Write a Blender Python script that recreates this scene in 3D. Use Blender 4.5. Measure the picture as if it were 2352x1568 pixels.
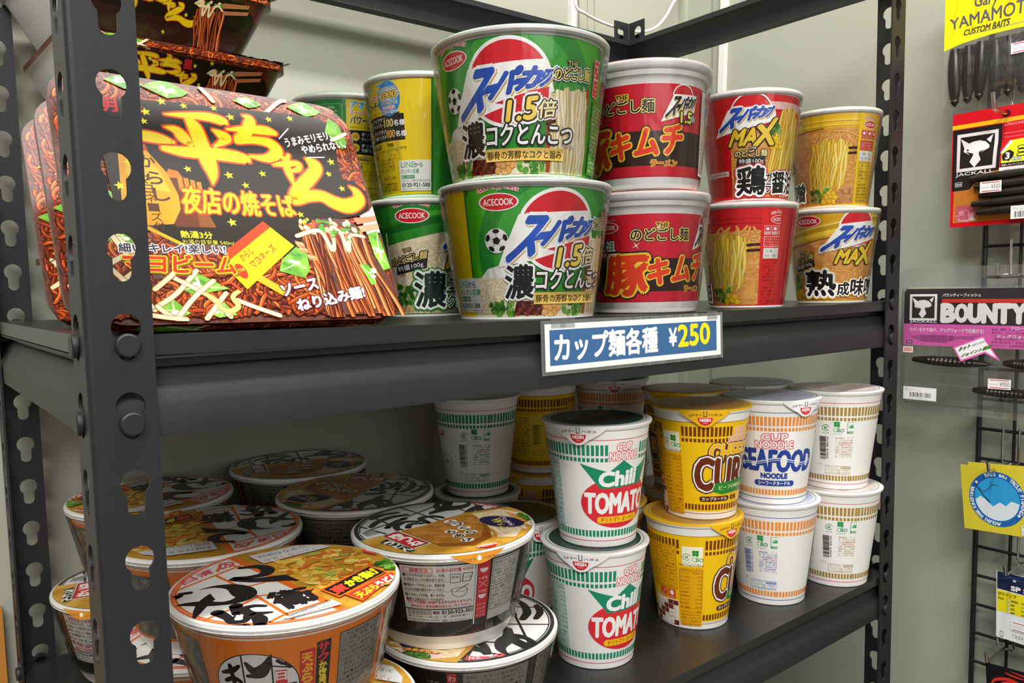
import bpy, bmesh, math, random
from mathutils import Vector, Matrix
from mathutils.geometry import tessellate_polygon
for _o in list(bpy.data.objects):
    bpy.data.objects.remove(_o)
sc = bpy.context.scene
col = sc.collection
S = 0.001            # everything below is written in millimetres
Z0 = 1300.0          # height of the middle shelf level above the floor
PI = math.pi

# ------------------------------------------------------------------ camera
def make_camera():
    yaw, pit, rol = 0.6682, 0.0852, -0.0193
    F = Vector((math.sin(yaw)*math.cos(pit), math.cos(yaw)*math.cos(pit), -math.sin(pit)))
    R0 = Vector((math.cos(yaw), -math.sin(yaw), 0)); U0 = R0.cross(F)
    R = R0*math.cos(rol) + U0*math.sin(rol)
    U = U0*math.cos(rol) - R0*math.sin(rol)
    cd = bpy.data.cameras.new('camera'); co = bpy.data.objects.new('camera', cd); col.objects.link(co)
    cd.sensor_width = 36.0; cd.lens = 1800.55/2352*36.0
    cd.shift_x = 16.69/2352; cd.shift_y = 33.77/2352
    cd.clip_start = 0.02; cd.clip_end = 50
    m = Matrix((R, U, -F)).transposed().to_4x4()
    m.translation = Vector((-72.64, -408.5, 14.93+Z0))*S
    co.matrix_world = m
    sc.camera = co
make_camera()

# ------------------------------------------------------------------ world, lights, exposure
wd = bpy.data.worlds.new('room_ambient'); sc.world = wd; wd.use_nodes = True
wd.node_tree.nodes['Background'].inputs[0].default_value = (1.0, 0.99, 0.96, 1)
wd.node_tree.nodes['Background'].inputs[1].default_value = 0.16
def area(name, loc, target, sx, sy, power, colr=(1, 1, 1)):
    ld = bpy.data.lights.new(name, 'AREA'); ld.shape = 'RECTANGLE'; ld.size = sx*S; ld.size_y = sy*S
    ld.energy = power; ld.color = colr
    lo = bpy.data.objects.new(name, ld); col.objects.link(lo)
    lo.location = Vector((loc[0], loc[1], loc[2]+Z0))*S
    d = Vector(target)-Vector(loc)
    lo.rotation_euler = d.to_track_quat('-Z', 'Y').to_euler()
    return lo
area('ceiling_tube_light', (330, -250, 1250), (330, 60, 0), 1500, 120, 14, (1, 0.985, 0.955))
area('ceiling_tube_light', (-700, -1300, 1250), (300, 50, -100), 1300, 260, 22, (1, 0.985, 0.955))
area('front_fill_light', (-300, -2500, 500), (350, 100, -150), 1800, 900, 6, (1, 0.97, 0.93))  # broad low fill from the front, its source unseen
vs = sc.view_settings
vs.view_transform = 'Standard'; vs.look = 'None'; vs.gamma = 1.0; vs.use_curve_mapping = False
vs.exposure = 0.82
try:
    sc.cycles.transparent_max_bounces = 32; sc.cycles.max_bounces = 8
    sc.cycles.caustics_reflective = False; sc.cycles.caustics_refractive = False
except Exception:
    pass

# ------------------------------------------------------------------ materials
def lin(c):
    return c/12.92 if c <= 0.04045 else ((c+0.055)/1.055)**2.4
def rgb(h):
    h = h.lstrip('#')
    return tuple(lin(int(h[i:i+2], 16)/255) for i in (0, 2, 4))+(1.0,)
MATS = {}
def new_mat(name):
    m = bpy.data.materials.new(name); m.use_nodes = True
    return m, m.node_tree.nodes, m.node_tree.links, m.node_tree.nodes['Principled BSDF']
def plain(key, h, rough=0.4, metal=0.0, spec=0.5, coat=0.0, name=None):
    m, n, l, b = new_mat(name or key)
    b.inputs['Base Color'].default_value = rgb(h); b.inputs['Roughness'].default_value = rough
    b.inputs['Metallic'].default_value = metal; b.inputs['Specular IOR Level'].default_value = spec
    b.inputs['Coat Weight'].default_value = coat; b.inputs['Coat Roughness'].default_value = 0.12
    MATS[key] = m
    return m
def noisy(key, cols, scale, rough=0.4, bump=0.0, bscale=None, stretch=(1, 1, 1), detail=4, metal=0, spec=0.5, dist=0.0):
    """colour ramp over object-space noise; cols = [(pos, hex), ...]"""
    m, n, l, b = new_mat(key)
    tc = n.new('ShaderNodeTexCoord'); mp = n.new('ShaderNodeMapping'); no = n.new('ShaderNodeTexNoise'); rp = n.new('ShaderNodeValToRGB')
    mp.inputs['Scale'].default_value = stretch
    no.inputs['Scale'].default_value = scale; no.inputs['Detail'].default_value = detail; no.inputs['Distortion'].default_value = dist
    l.new(tc.outputs['Object'], mp.inputs[0]); l.new(mp.outputs[0], no.inputs['Vector']); l.new(no.outputs['Fac'], rp.inputs[0])
    e = rp.color_ramp.elements
    while len(e) < len(cols): e.new(0.5)
    for i, (p_, h) in enumerate(cols):
        e[i].position = p_; e[i].color = rgb(h)
    l.new(rp.outputs[0], b.inputs['Base Color'])
    b.inputs['Roughness'].default_value = rough; b.inputs['Metallic'].default_value = metal; b.inputs['Specular IOR Level'].default_value = spec
    if bump:
        bp = n.new('ShaderNodeBump'); bp.inputs['Strength'].default_value = bump; bp.inputs['Distance'].default_value = 0.001
        n2 = n.new('ShaderNodeTexNoise'); n2.inputs['Scale'].default_value = bscale or scale; n2.inputs['Detail'].default_value = 3
        l.new(tc.outputs['Object'], n2.inputs['Vector']); l.new(n2.outputs['Fac'], bp.inputs['Height']); l.new(bp.outputs[0], b.inputs['Normal'])
    MATS[key] = m
    return m
def clear(key, gloss=0.12, ior=1.35, rough=0.08, tint=(1, 1, 1), wr=0.5, wscale=60, body=0.0, bodycol='#ffffff'):
    """thin clear plastic: see-through with a reflective, crinkled sheen"""
    m, n, l, b = new_mat(key)
    n.remove(b)
    out = n['Material Output']
    tr = n.new('ShaderNodeBsdfTransparent'); tr.inputs[0].default_value = tint+(1,)
    gl = n.new('ShaderNodeBsdfGlossy'); gl.inputs['Roughness'].default_value = rough
    fr = n.new('ShaderNodeFresnel'); fr.inputs['IOR'].default_value = ior
    ma = n.new('ShaderNodeMath'); ma.operation = 'MULTIPLY_ADD'; ma.inputs[1].default_value = 0.75; ma.inputs[2].default_value = gloss*0.2
    mx = n.new('ShaderNodeMixShader')
    tc = n.new('ShaderNodeTexCoord'); mp = n.new('ShaderNodeMapping'); mp.inputs['Scale'].default_value = (1, 1, 0.3)
    no = n.new('ShaderNodeTexNoise'); no.inputs['Scale'].default_value = wscale; no.inputs['Detail'].default_value = 3; no.inputs['Distortion'].default_value = 1.2
    bp = n.new('ShaderNodeBump'); bp.inputs['Strength'].default_value = wr; bp.inputs['Distance'].default_value = 0.002
    l.new(tc.outputs['Object'], mp.inputs[0]); l.new(mp.outputs[0], no.inputs['Vector']); l.new(no.outputs['Fac'], bp.inputs['Height'])
    l.new(bp.outputs[0], gl.inputs['Normal']); l.new(bp.outputs[0], fr.inputs['Normal'])
    l.new(fr.outputs[0], ma.inputs[0]); l.new(ma.outputs[0], mx.inputs[0])
    last = tr
    if body > 0:
        df = n.new('ShaderNodeBsdfDiffuse'); df.inputs[0].default_value = rgb(bodycol)
        m2 = n.new('ShaderNodeMixShader'); m2.inputs[0].default_value = body
        l.new(tr.outputs[0], m2.inputs[1]); l.new(df.outputs[0], m2.inputs[2]); last = m2
    l.new(last.outputs[0], mx.inputs[1]); l.new(gl.outputs[0], mx.inputs[2])
    l.new(mx.outputs[0], out.inputs['Surface'])
    MATS[key] = m
    return m
def mat(key):
    if key not in MATS:
        plain(key, key, 0.27, spec=0.28, name='print_'+key.lstrip('#'))
    return MATS[key]
noisy('steel', [(0.3, '#1d1d20'), (0.7, '#222225')], 40, 0.48, 0.07, 900, spec=0.45)
noisy('board', [(0.3, '#1f2022'), (0.7, '#252526')], 25, 0.32, 0.03, 700, spec=0.5)
noisy('wall_paint', [(0.3, '#a9aa9b'), (0.7, '#b0b1a2')], 3, 0.7, 0.15, 300, spec=0.3)
noisy('wall_paint_side', [(0.3, '#a6a898'), (0.7, '#adaf9f')], 3, 0.7, 0.15, 300, spec=0.3)
noisy('floor_vinyl', [(0.3, '#8d8a82'), (0.7, '#98958c')], 6, 0.5)
noisy('wood', [(0.3, '#b9792c'), (0.7, '#d79a45')], 14, 0.45, 0.1, 80, (1, 1, 0.08))
plain('white_plastic', '#e6e3de', 0.35)
plain('cup_white', '#e9e8e4', 0.45)
plain('pearl', '#d6d1d0', 0.28, coat=0.4)
plain('foam', '#efede8', 0.5)
plain('tray_white', '#d9d7d4', 0.4)
plain('chrome', '#c9c9c8', 0.18, metal=1.0)
plain('wire_black', '#1d1e20', 0.4)
plain('paper', '#f3f2ef', 0.6)
plain('lid_foil', '#e8e6e2', 0.3, coat=0.3)
noisy('tofu', [(0.3, '#9a5f1d'), (0.5, '#b9782c'), (0.72, '#cf9444')], 90, 0.35, 0.2, 200, detail=6)
noisy('tofu_edge', [(0.3, '#8a4a17'), (0.7, '#a9611f')], 60, 0.35)
noisy('udon_print', [(0.35, '#d9c093'), (0.55, '#ead8b4'), (0.7, '#f2e6cb')], 120, 0.4, stretch=(1, 4, 1))
noisy('tempura', [(0.25, '#a8661a'), (0.42, '#d69a2c'), (0.55, '#e8bd4b'), (0.68, '#d9a23a'), (0.8, '#c2571f')], 110, 0.35, 0.2, 200, detail=3, dist=1.5)
noisy('gold_soup', [(0.3, '#b27c22'), (0.6, '#d2a03a'), (0.8, '#e0b85a')], 50, 0.35, dist=1)
noisy('soup', [(0.3, '#c67d2e'), (0.55, '#de9b48'), (0.75, '#efbf7a')], 90, 0.35, stretch=(1, 1, 3), dist=1.5)
noisy('cream', [(0.3, '#dcc79c'), (0.55, '#ead9b6'), (0.75, '#f4ead2')], 80, 0.35, stretch=(1, 1, 3), dist=1.2)
noisy('noodle_dark', [(0.3, '#3a1408'), (0.55, '#5a2410'), (0.75, '#7d3515')], 160, 0.35, dist=1.5)
noisy('mince', [(0.35, '#9c5f27'), (0.55, '#c58a4a'), (0.75, '#dba768')], 260, 0.4)
noisy('leaf_print', [(0.3, '#3f8412'), (0.55, '#74b524'), (0.75, '#a9d552')], 90, 0.35, dist=1)
noisy('negi', [(0.35, '#2f6b1c'), (0.55, '#5c9a30'), (0.75, '#93c454')], 170, 0.35)
noisy('greyart', [(0.4, '#4a4744'), (0.55, '#6d6963'), (0.7, '#8d877d')], 140, 0.4)
noisy('worm', [(0.3, '#1c1713'), (0.7, '#2e2620')], 60, 0.3)
noisy('super_blue', [(0.3, '#163a96'), (0.7, '#2459c4')], 30, 0.3)
clear('shrink', 0.12, 1.3, 0.1, wr=1.0, wscale=38)
clear('clear_shell', 0.25, 1.4, 0.05, (0.97, 0.98, 0.98), 0.25, 40, body=0.08, bodycol='#c9d0d0')
clear('clear_window', 0.1, 1.15, 0.06, (0.99, 0.99, 0.99), 0.15, 40)
clear('pouch', 0.3, 1.35, 0.12, (0.93, 0.92, 0.89), 0.8, 40, body=0.03)
clear('laminate', 0.3, 1.35, 0.08, (0.93, 0.94, 0.95), 0.5, 60, body=0.07)

# ------------------------------------------------------------------ mesh builder
def frame_pts(pts, closed=False):
    return [Vector(p) for p in pts]
def catmull(pts, step=4):
    """smooth a list of tuples of any length"""
    n = len(pts); out = []
    if n < 3: return [tuple(p) for p in pts]
    for i in range(n-1):
        p0, p1, p2, p3 = pts[max(i-1, 0)], pts[i], pts[i+1], pts[min(i+2, n-1)]
        for k in range(step):
            t = k/step
            out.append(tuple(0.5*((2*b)+(c-a)*t+(2*a-5*b+4*c-d)*t*t+(3*b-a-3*c+d)*t**3) for a, b, c, d in zip(p0, p1, p2, p3)))
    out.append(tuple(pts[-1]))
    return out
class MB:
    def __init__(self):
        self.v = []; self.f = []; self.m = []; self.names = []
    def mi(self, key):
        if key not in self.names: self.names.append(key)
        return self.names.index(key)
    def add(self, vs_, fs, key):
        b = len(self.v); self.v += [tuple(p) for p in vs_]; k = self.mi(key)
        for f in fs:
            self.f.append(tuple(i+b for i in f)); self.m.append(k)
        return self
    def box(self, x0, x1, y0, y1, z0, z1, key):
        v = [(x, y, z) for x in (x0, x1) for y in (y0, y1) for z in (z0, z1)]
        return self.add(v, [(0, 1, 3, 2), (4, 6, 7, 5), (0, 4, 5, 1), (2, 3, 7, 6), (0, 2, 6, 4), (1, 5, 7, 3)], key)
    def lathe(self, prof, keys, n=96, a0=0.0, a1=2*PI):
        """prof = [(r, z), ...] going outward/upward; keys one name or one per segment"""
        full = abs(a1-a0-2*PI) < 1e-6
        cnt = n if full else n+1
        for s in range(len(prof)-1):
            key = keys if isinstance(keys, str) else keys[s]
            (r0, z0), (r1, z1) = prof[s], prof[s+1]
            if s == 0 or key != lastkey:
                base = len(self.v)
                for i in range(cnt):
                    a = a0+(a1-a0)*i/n
                    self.v.append((r0*math.cos(a), r0*math.sin(a), z0))
            b2 = len(self.v)
            for i in range(cnt):
                a = a0+(a1-a0)*i/n
                self.v.append((r1*math.cos(a), r1*math.sin(a), z1))
            k = self.mi(key)
            for i in range(n):
                j = (i+1) % cnt
                self.f.append((base+i, base+j, b2+j, b2+i)); self.m.append(k)
            base = b2; lastkey = key
        return self
    def tube(self, pts, r, key, n=8, smooth=0):
        P = [Vector(p) for p in (catmull(pts, smooth) if smooth else pts)]
        base = len(self.v); k = self.mi(key)
        up = Vector((0, 0, 1))
        prev = None
        for i, p in enumerate(P):
            t = (P[min(i+1, len(P)-1)]-P[max(i-1, 0)]).normalized()
            if prev is None:
                a = t.cross(up if abs(t.z) < 0.9 else Vector((1, 0, 0))).normalized()
            else:
                a = (prev-t*prev.dot(t)).normalized()
            prev = a; b = t.cross(a)
            rr = r[i] if isinstance(r, (list, tuple)) else r
            for q in range(n):
                an = 2*PI*q/n
                self.v.append(tuple(p+(a*math.cos(an)+b*math.sin(an))*rr))
        for i in range(len(P)-1):
            for q in range(n):
                q2 = (q+1) % n
                self.f.append((base+i*n+q, base+i*n+q2, base+(i+1)*n+q2, base+(i+1)*n+q)); self.m.append(k)
        self.f.append(tuple(base+q for q in reversed(range(n)))); self.m.append(k)
        e = base+(len(P)-1)*n
        self.f.append(tuple(e+q for q in range(n))); self.m.append(k)
        return self
    def prism(self, poly, fn, d0, d1, key):
        """extrude a 2D outline; fn(a, b, d) -> 3D"""
        n = len(poly)
        vs_ = [fn(a, b, d0) for a, b in poly]+[fn(a, b, d1) for a, b in poly]
        fs = [(i, (i+1) % n, n+(i+1) % n, n+i) for i in range(n)]
        tris = tessellate_polygon([[Vector((a, b, 0)) for a, b in poly]])
        fs += [tuple(t) for t in tris]+[tuple(n+i for i in reversed(t)) for t in tris]
        return self.add(vs_, fs, key)
    def mesh(self, name):
        me = bpy.data.meshes.new(name)
        me.from_pydata([(x*S, y*S, z*S) for x, y, z in self.v], [], self.f)
        for k in self.names: me.materials.append(mat(k))
        me.polygons.foreach_set('material_index', self.m)
        me.polygons.foreach_set('use_smooth', [True]*len(self.f))
        me.update()
        bm = bmesh.new(); bm.from_mesh(me)
        bmesh.ops.recalc_face_normals(bm, faces=bm.faces) if self.recalc else None
        bm.to_mesh(me); bm.free()
        me.set_sharp_from_angle(angle=math.radians(32))
        return me
    recalc = True
    def obj(self, name, parent=None, mesh=None):
        o = bpy.data.objects.new(name, mesh or self.mesh(name)); col.objects.link(o)
        if parent is not None: o.parent = parent
        return o
def tag(o, label, cat, group=None, kind=None):
    o['label'] = label; o['category'] = cat
    if group: o['group'] = group
    if kind: o['kind'] = kind
    return o
def place(o, x, y, z, rz=0.0):
    o.location = Vector((x, y, z+Z0))*S; o.rotation_euler = (0, 0, rz)
    return o
def thing(name, label, cat, x, y, z, rz=0.0, group=None):
    o = bpy.data.objects.new(name, None); col.objects.link(o); o.empty_display_size = 0.02
    place(o, x, y, z, rz)
    return tag(o, label, cat, group)
def structure(o):
    o['kind'] = 'structure'
    return o
def link_copy(src, parent):
    c = src.copy(); col.objects.link(c); c.parent = parent
    return c
# ------------------------------------------------------------------ printed artwork (flat shapes wrapped on a surface)
_GL = {}; _WM = []
_tcu = bpy.data.curves.new('lettering', 'FONT'); _tob = bpy.data.objects.new('lettering', _tcu); col.objects.link(_tob)
_tcu.resolution_u = 3
def glyphs(s, off=0.0):
    k = (s, round(off, 3))
    if k not in _GL:
        _tcu.body = s; _tcu.offset = off
        bpy.context.view_layer.update()
        me = bpy.data.meshes.new_from_object(_tob.evaluated_get(bpy.context.evaluated_depsgraph_get()))
        _GL[k] = ([(v.co.x, v.co.y) for v in me.vertices], [tuple(p.vertices) for p in me.polygons])
        bpy.data.meshes.remove(me)
    return _GL[k]
def gbox(s):
    v, f = glyphs(s, 0.0)
    xs = [p[0] for p in v]; ys = [p[1] for p in v]
    return min(xs), max(xs), min(ys), max(ys)
def inside(p, poly):
    x, y = p; r = False; n = len(poly); j = n-1
    for i in range(n):
        xi, yi = poly[i]; xj, yj = poly[j]
        if (yi > y) != (yj > y) and x < (xj-xi)*(y-yi)/(yj-yi)+xi: r = not r
        j = i
    return r
def ellpts(cx, cy, rx, ry, n=36, rot=0.0, a0=0.0, a1=2*PI):
    full = a1-a0 > 6.28
    c, s = math.cos(rot), math.sin(rot); out = []
    for i in range(n if full else n+1):
        a = a0+(a1-a0)*i/n; x, y = rx*math.cos(a), ry*math.sin(a)
        out.append((cx+x*c-y*s, cy+x*s+y*c))
    return out
T_ING = '●名称即席カップめん●原材料名油揚げめん(小麦粉(国内製造)、植物油脂、食塩、植物性たん白、こんぶエキス、大豆食物繊維)、スープ(食塩、糖類、粉末しょうゆ、かつおぶし調味料、ねぎ、香辛料)、かやく(味付油揚げ、卵、かまぼこ)、調味料(アミノ酸等)、カラメル色素、かんすい、酸化防止剤、香料'
T_CAU = '※熱湯を入れると熱くなるので注意してお持ちください。※においが強いもののそばで保管しないでください。※開封後はなるべく早くお召し上がりください。'
T_NUT = '栄養成分表示1食当たり熱量たんぱく質脂質炭水化物食塩相当量めん・かやくスープビタミンカルシウム'
class Art:
    def __init__(self, dl=0.006):
        self.it = []; self.w = 0.09; self.dl = dl
    def up(self, d=None):
        self.w += self.dl if d is None else d
    def raw(self, v, f, key, up=True, du=None):
        self.it.append((v, f, key, self.w))
        if up: self.up(du)
    def poly(self, pts, key, up=True):
        t = tessellate_polygon([[Vector((a, b, 0)) for a, b in pts]])
        fs = []
        for a, b, c in t:
            (x0, y0), (x1, y1), (x2, y2) = pts[a], pts[b], pts[c]
            fs.append((a, b, c) if (x1-x0)*(y2-y0)-(x2-x0)*(y1-y0) > 0 else (a, c, b))
        self.raw(list(pts), fs, key, up)
        return self
    def rect(self, x0, y0, x1, y1, key, up=True):
        self.raw([(x0, y0), (x1, y0), (x1, y1), (x0, y1)], [(0, 1, 2, 3)], key, up); return self
    def rects(self, rs, key):
        v = []; f = []
        for x0, y0, x1, y1 in rs:
            b = len(v); v += [(x0, y0), (x1, y0), (x1, y1), (x0, y1)]; f.append((b, b+1, b+2, b+3))
        if f: self.raw(v, f, key)
        return self
    def ell(self, cx, cy, rx, ry, key, n=36, rot=0.0):
        p = ellpts(cx, cy, rx, ry, n, rot)
        self.raw(p, [tuple(range(n))], key); return self
    def ring(self, cx, cy, r0, r1, key, n=48, a0=0.0, a1=2*PI, ar=1.0):
        p = ellpts(cx, cy, r0, r0*ar, n, 0, a0, a1); q = ellpts(cx, cy, r1, r1*ar, n, 0, a0, a1)
        m = len(p); full = m == n
        self.raw(p+q, [(i, m+i, m+(i+1) % m, (i+1) % m) for i in range(m if full else m-1)][::1], key); return self
    def frame(self, x0, y0, x1, y1, t, key):
        return self.rects([(x0, y0, x1, y0+t), (x0, y1-t, x1, y1), (x0, y0+t, x0+t, y1-t), (x1-t, y0+t, x1, y1-t)], key)
    def quad(self, s, q, key, off=0.0, outs=()):
        """lettering stretched so its ink box fills the quad bl, br, tr, tl; outs = [(offset, colour)] drawn beneath"""
        x0, x1, y0, y1 = gbox(s)
        for o, k in list(outs)+[(off, key)]:
            v, f = glyphs(s)
            (ax, ay), (bx, by), _, (dx, dy) = q
            # thicken by overlaying shifted copies, offsets measured in the lettering's own height
            ex = o*math.hypot(bx-ax, by-ay)/(x1-x0); ey = o*math.hypot(dx-ax, dy-ay)/(y1-y0)
            ex = ey = min(min(ex, ey)*1.25, max(ex, ey))
            rr = [1.0] if o < 0.075 else ([1.0, 0.5] if o < 0.13 else [1.0, 0.66, 0.33])
            sh = [(0.0, 0.0)]
            if o > 0.004:
                for r in rr:
                    n = (4 if o < 0.05 else 10) if r == 1.0 else 6
                    sh += [(r*ex*math.cos(2*PI*i/n+.3), r*ey*math.sin(2*PI*i/n+.3)) for i in range(n)]
            flip = (bx-ax)*(dy-ay)-(by-ay)*(dx-ax) < 0
            base = []
            for x, y in v:
                a, b = (x-x0)/(x1-x0), (y-y0)/(y1-y0)
                base.append(tuple((1-a)*(1-b)*q[0][i]+a*(1-b)*q[1][i]+a*b*q[2][i]+(1-a)*b*q[3][i] for i in (0, 1)))
            if flip: f = [t[::-1] for t in f]
            for sx_, sy_ in sh: self.raw([(x+sx_, y+sy_) for x, y in base], f, k, du=0.0016)
            self.up(0.004)
        return self
    def text(self, s, x, y, h, key, off=0.0, outs=(), w=None, anchor='l', rot=0.0, skew=0.0, sx=1.0):
        x0, x1, y0, y1 = gbox(s)
        if w is None: w = h*(x1-x0)/(y1-y0)*sx
        ox = {'l': 0, 'c': -w/2, 'r': -w}[anchor]
        c, sn = math.cos(rot), math.sin(rot)
        q = [(ox, 0), (ox+w, 0), (ox+w+skew*h, h), (ox+skew*h, h)]
        return self.quad(s, [(x+a*c-b*sn, y+a*sn+b*c) for a, b in q], key, off, outs)
    def column(self, s, x, y, h, pitch, key, off=0.0, outs=(), dx=0.0):
        for i, ch in enumerate(s):
            self.quad(ch, [(x-h/2+dx*i, y-i*pitch-h), (x+h/2+dx*i, y-i*pitch-h), (x+h/2+dx*i, y-i*pitch), (x-h/2+dx*i, y-i*pitch)], key, off, outs)
        return self
    def ribbon(self, pts, key, up=True, du=None, cap=True):
        """pts = [(x, y, width)]"""
        n = len(pts); L = []; R = []
        for i, (x, y, w) in enumerate(pts):
            a = pts[max(i-1, 0)]; b = pts[min(i+1, n-1)]
            dx, dy = b[0]-a[0], b[1]-a[1]; d = math.hypot(dx, dy) or 1
            nx, ny = -dy/d*w/2, dx/d*w/2
            L.append((x+nx, y+ny)); R.append((x-nx, y-ny))
        v = L+R; f = [(i, n+i, n+i+1, i+1) for i in range(n-1)]
        if cap:
            for i in (0, n-1):
                if pts[i][2] > 0.25:
                    b = len(v); e = ellpts(pts[i][0], pts[i][1], pts[i][2]/2, pts[i][2]/2, 10)
                    v = v+e; f.append(tuple(range(b, b+10)))
        self.raw(v, f, key, up, du); return self
    def stroke(self, pts, key, outs=(), step=5, grow=0.0):
        for o, k in list(outs)+[(grow, key)]:
            self.ribbon([(x, y, max(w+2*o, 0.05)) for x, y, w in catmull(pts, step)], k)
        return self
    def strokes(self, lst, key, outs=(), step=5):
        for o, k in list(outs)+[(0.0, key)]:
            for p in lst:
                self.ribbon([(x, y, max(w+2*o, 0.05)) for x, y, w in catmull(p, step)], k, du=0.002)
            self.up()
        return self
    def star(self, x, y, r, key, rot=0.3):
        p = []
        for i in range(10):
            a = rot+PI*i/5; q = r if i % 2 == 0 else r*0.42
            p.append((x+q*math.cos(a+PI/2), y+q*math.sin(a+PI/2)))
        self.poly(p, key, up=False); return self
    def greek(self, x0, y0, x1, y1, rows, key, seed=1, fill=0.95, gap=0.26, words=None):
        """small running print set in rows"""
        T = words or (T_ING if rows >= 6 else T_CAU); rd = random.Random(seed); p = (y1-y0)/rows; h = p*(1-gap); at = (seed*13) % len(T)
        V = []; F = []
        for r in range(rows):
            y = y1-(r+1)*p; x = x0; end = x0+(x1-x0)*(1 if rd.random() < fill else rd.uniform(0.45, 0.85))
            while x+h <= end+h*.2:
                ch = T[at % len(T)]; at += 1
                v, f = glyphs(ch); q = h/0.92; n = len(V)
                V += [(x+a*q, y+(b+0.08)*q) for a, b in v]; F += [tuple(i+n for i in t) for t in f]
                x += q*(0.62 if ord(ch) < 128 else 1.0)
        if F: self.raw(V, F, key)
        return self
    def barcode(self, x0, y0, x1, y1, digits=None, seed=3, vert=False, bg='#f2f1ee', fg='#1c1c1c'):
        if bg: self.rect(x0, y0, x1, y1, bg)
        rd = random.Random(seed); rs = []
        a, b = (y0, y1) if vert else (x0, x1); L = b-a; p = a+L*0.05
        lo = 0.0 if digits is None else 0.28
        while p < b-L*0.05:
            w = L*rd.choice((0.008, 0.008, 0.016, 0.024))
            if vert: rs.append((x0+(x1-x0)*0.06, p, x1-(x1-x0)*max(lo, .06), p+w))
            else: rs.append((p, y0+(y1-y0)*max(lo, .08), p+w, y1-(y1-y0)*0.06))
            p += w+L*rd.choice((0.008, 0.012, 0.02))
        self.rects(rs, fg)
        if digits:
            if vert: self.text(digits, x1-(x1-x0)*0.05, a+L*0.06, (x1-x0)*0.17, fg, w=L*0.88, rot=PI/2)
            else: self.text(digits, a+L*0.06, y0+(y1-y0)*0.06, (y1-y0)*0.17, fg, w=L*0.88)
        return self
    def blob(self, cx, cy, r, key, seed=0, asp=1.0, n=14, hi=None, rot=0.0):
        rd = random.Random(seed*7+int(cx*10)); c, s = math.cos(rot), math.sin(rot); p = []
        for i in range(n):
            a = 2*PI*i/n; q = r*rd.uniform(0.82, 1.12); x, y = q*math.cos(a)*asp, q*math.sin(a)
            p.append((cx+x*c-y*s, cy+x*s+y*c))
        self.raw(p, [tuple(range(n))], key, du=0.006)
        if hi: self.raw(ellpts(cx-r*0.3*asp, cy+r*0.35, r*0.22*asp, r*0.16, 8, 0.5), [tuple(range(8))], hi, du=0.004)
        return self
    def noodles(self, region, n, cols, wid, seed=1, ln=(8, 18), curl=0.33):
        """overlapping curly noodles inside a polygon; cols = [(edge, body, shine)]"""
        rd = random.Random(seed)
        xs = [p[0] for p in region]; ys = [p[1] for p in region]
        bb = min(xs), max(xs), min(ys), max(ys); k = 0; tries = 0
        while k < n and tries < n*8:
            tries += 1
            x, y = rd.uniform(bb[0], bb[1]), rd.uniform(bb[2], bb[3])
            if not inside((x, y), region): continue
            a = rd.uniform(0, 2*PI); cv = rd.gauss(0, curl); pts = []
            for s in range(rd.randint(*ln)):
                if not inside((x, y), region): break
                pts.append((x, y)); cv = cv*0.9+rd.gauss(0, curl*0.45); a += cv
                x += math.cos(a)*wid*0.75; y += math.sin(a)*wid*0.75
            if len(pts) < 4: continue
            e, b, h = rd.choice(cols); k += 1
            for key, w in ((e, wid), (b, wid*0.7), (h, wid*0.16)):
                if key is None: continue
                q = pts if w > wid*0.3 else pts[1:-1]
                if len(q) < 3: continue
                m = len(q)
                off = wid*0.14 if w < wid*0.3 else 0.0
                self.ribbon([(p[0]-off*0.6, p[1]+off, w*(1 if 0 < i < m-1 else 0.75)) for i, p in enumerate(q)], key, du=0.0016, cap=False)
        self.up(); return self
    def strands(self, top, bot, n, cols, wid, seed=1, wav=0.6, seg=9, bulge=0.0):
        """hanging strands from line top=(x0,x1,y) to line bot"""
        rd = random.Random(seed); order = list(range(n)); rd.shuffle(order)
        for i in order:
            t = (i+0.5)/n; ph = rd.uniform(0, 6); am = wid*wav*rd.uniform(0.3, 1)
            xt = top[0]+(top[1]-top[0])*t; xb = bot[0]+(bot[1]-bot[0])*t+rd.gauss(0, wid*0.8)
            yt = top[2]+rd.uniform(-1, 1)*wid-bulge*(2*t-1)**2; yb = bot[2]+rd.uniform(-1, 1)*wid*1.5
            pts = []
            for s in range(seg+1):
                q = s/seg
                pts.append((xt+(xb-xt)*(q**1.2)+am*math.sin(ph+q*7), yt+(yb-yt)*q))
            e, b, h = rd.choice(cols)
            for key, w, off in ((e, wid, 0), (b, wid*0.72, 0), (h, wid*0.18, -wid*0.12)):
                if key is None: continue
                self.ribbon([(x+off, y, w) for x, y in pts], key, du=0.0016, cap=False)
        self.up(); return self
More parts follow.
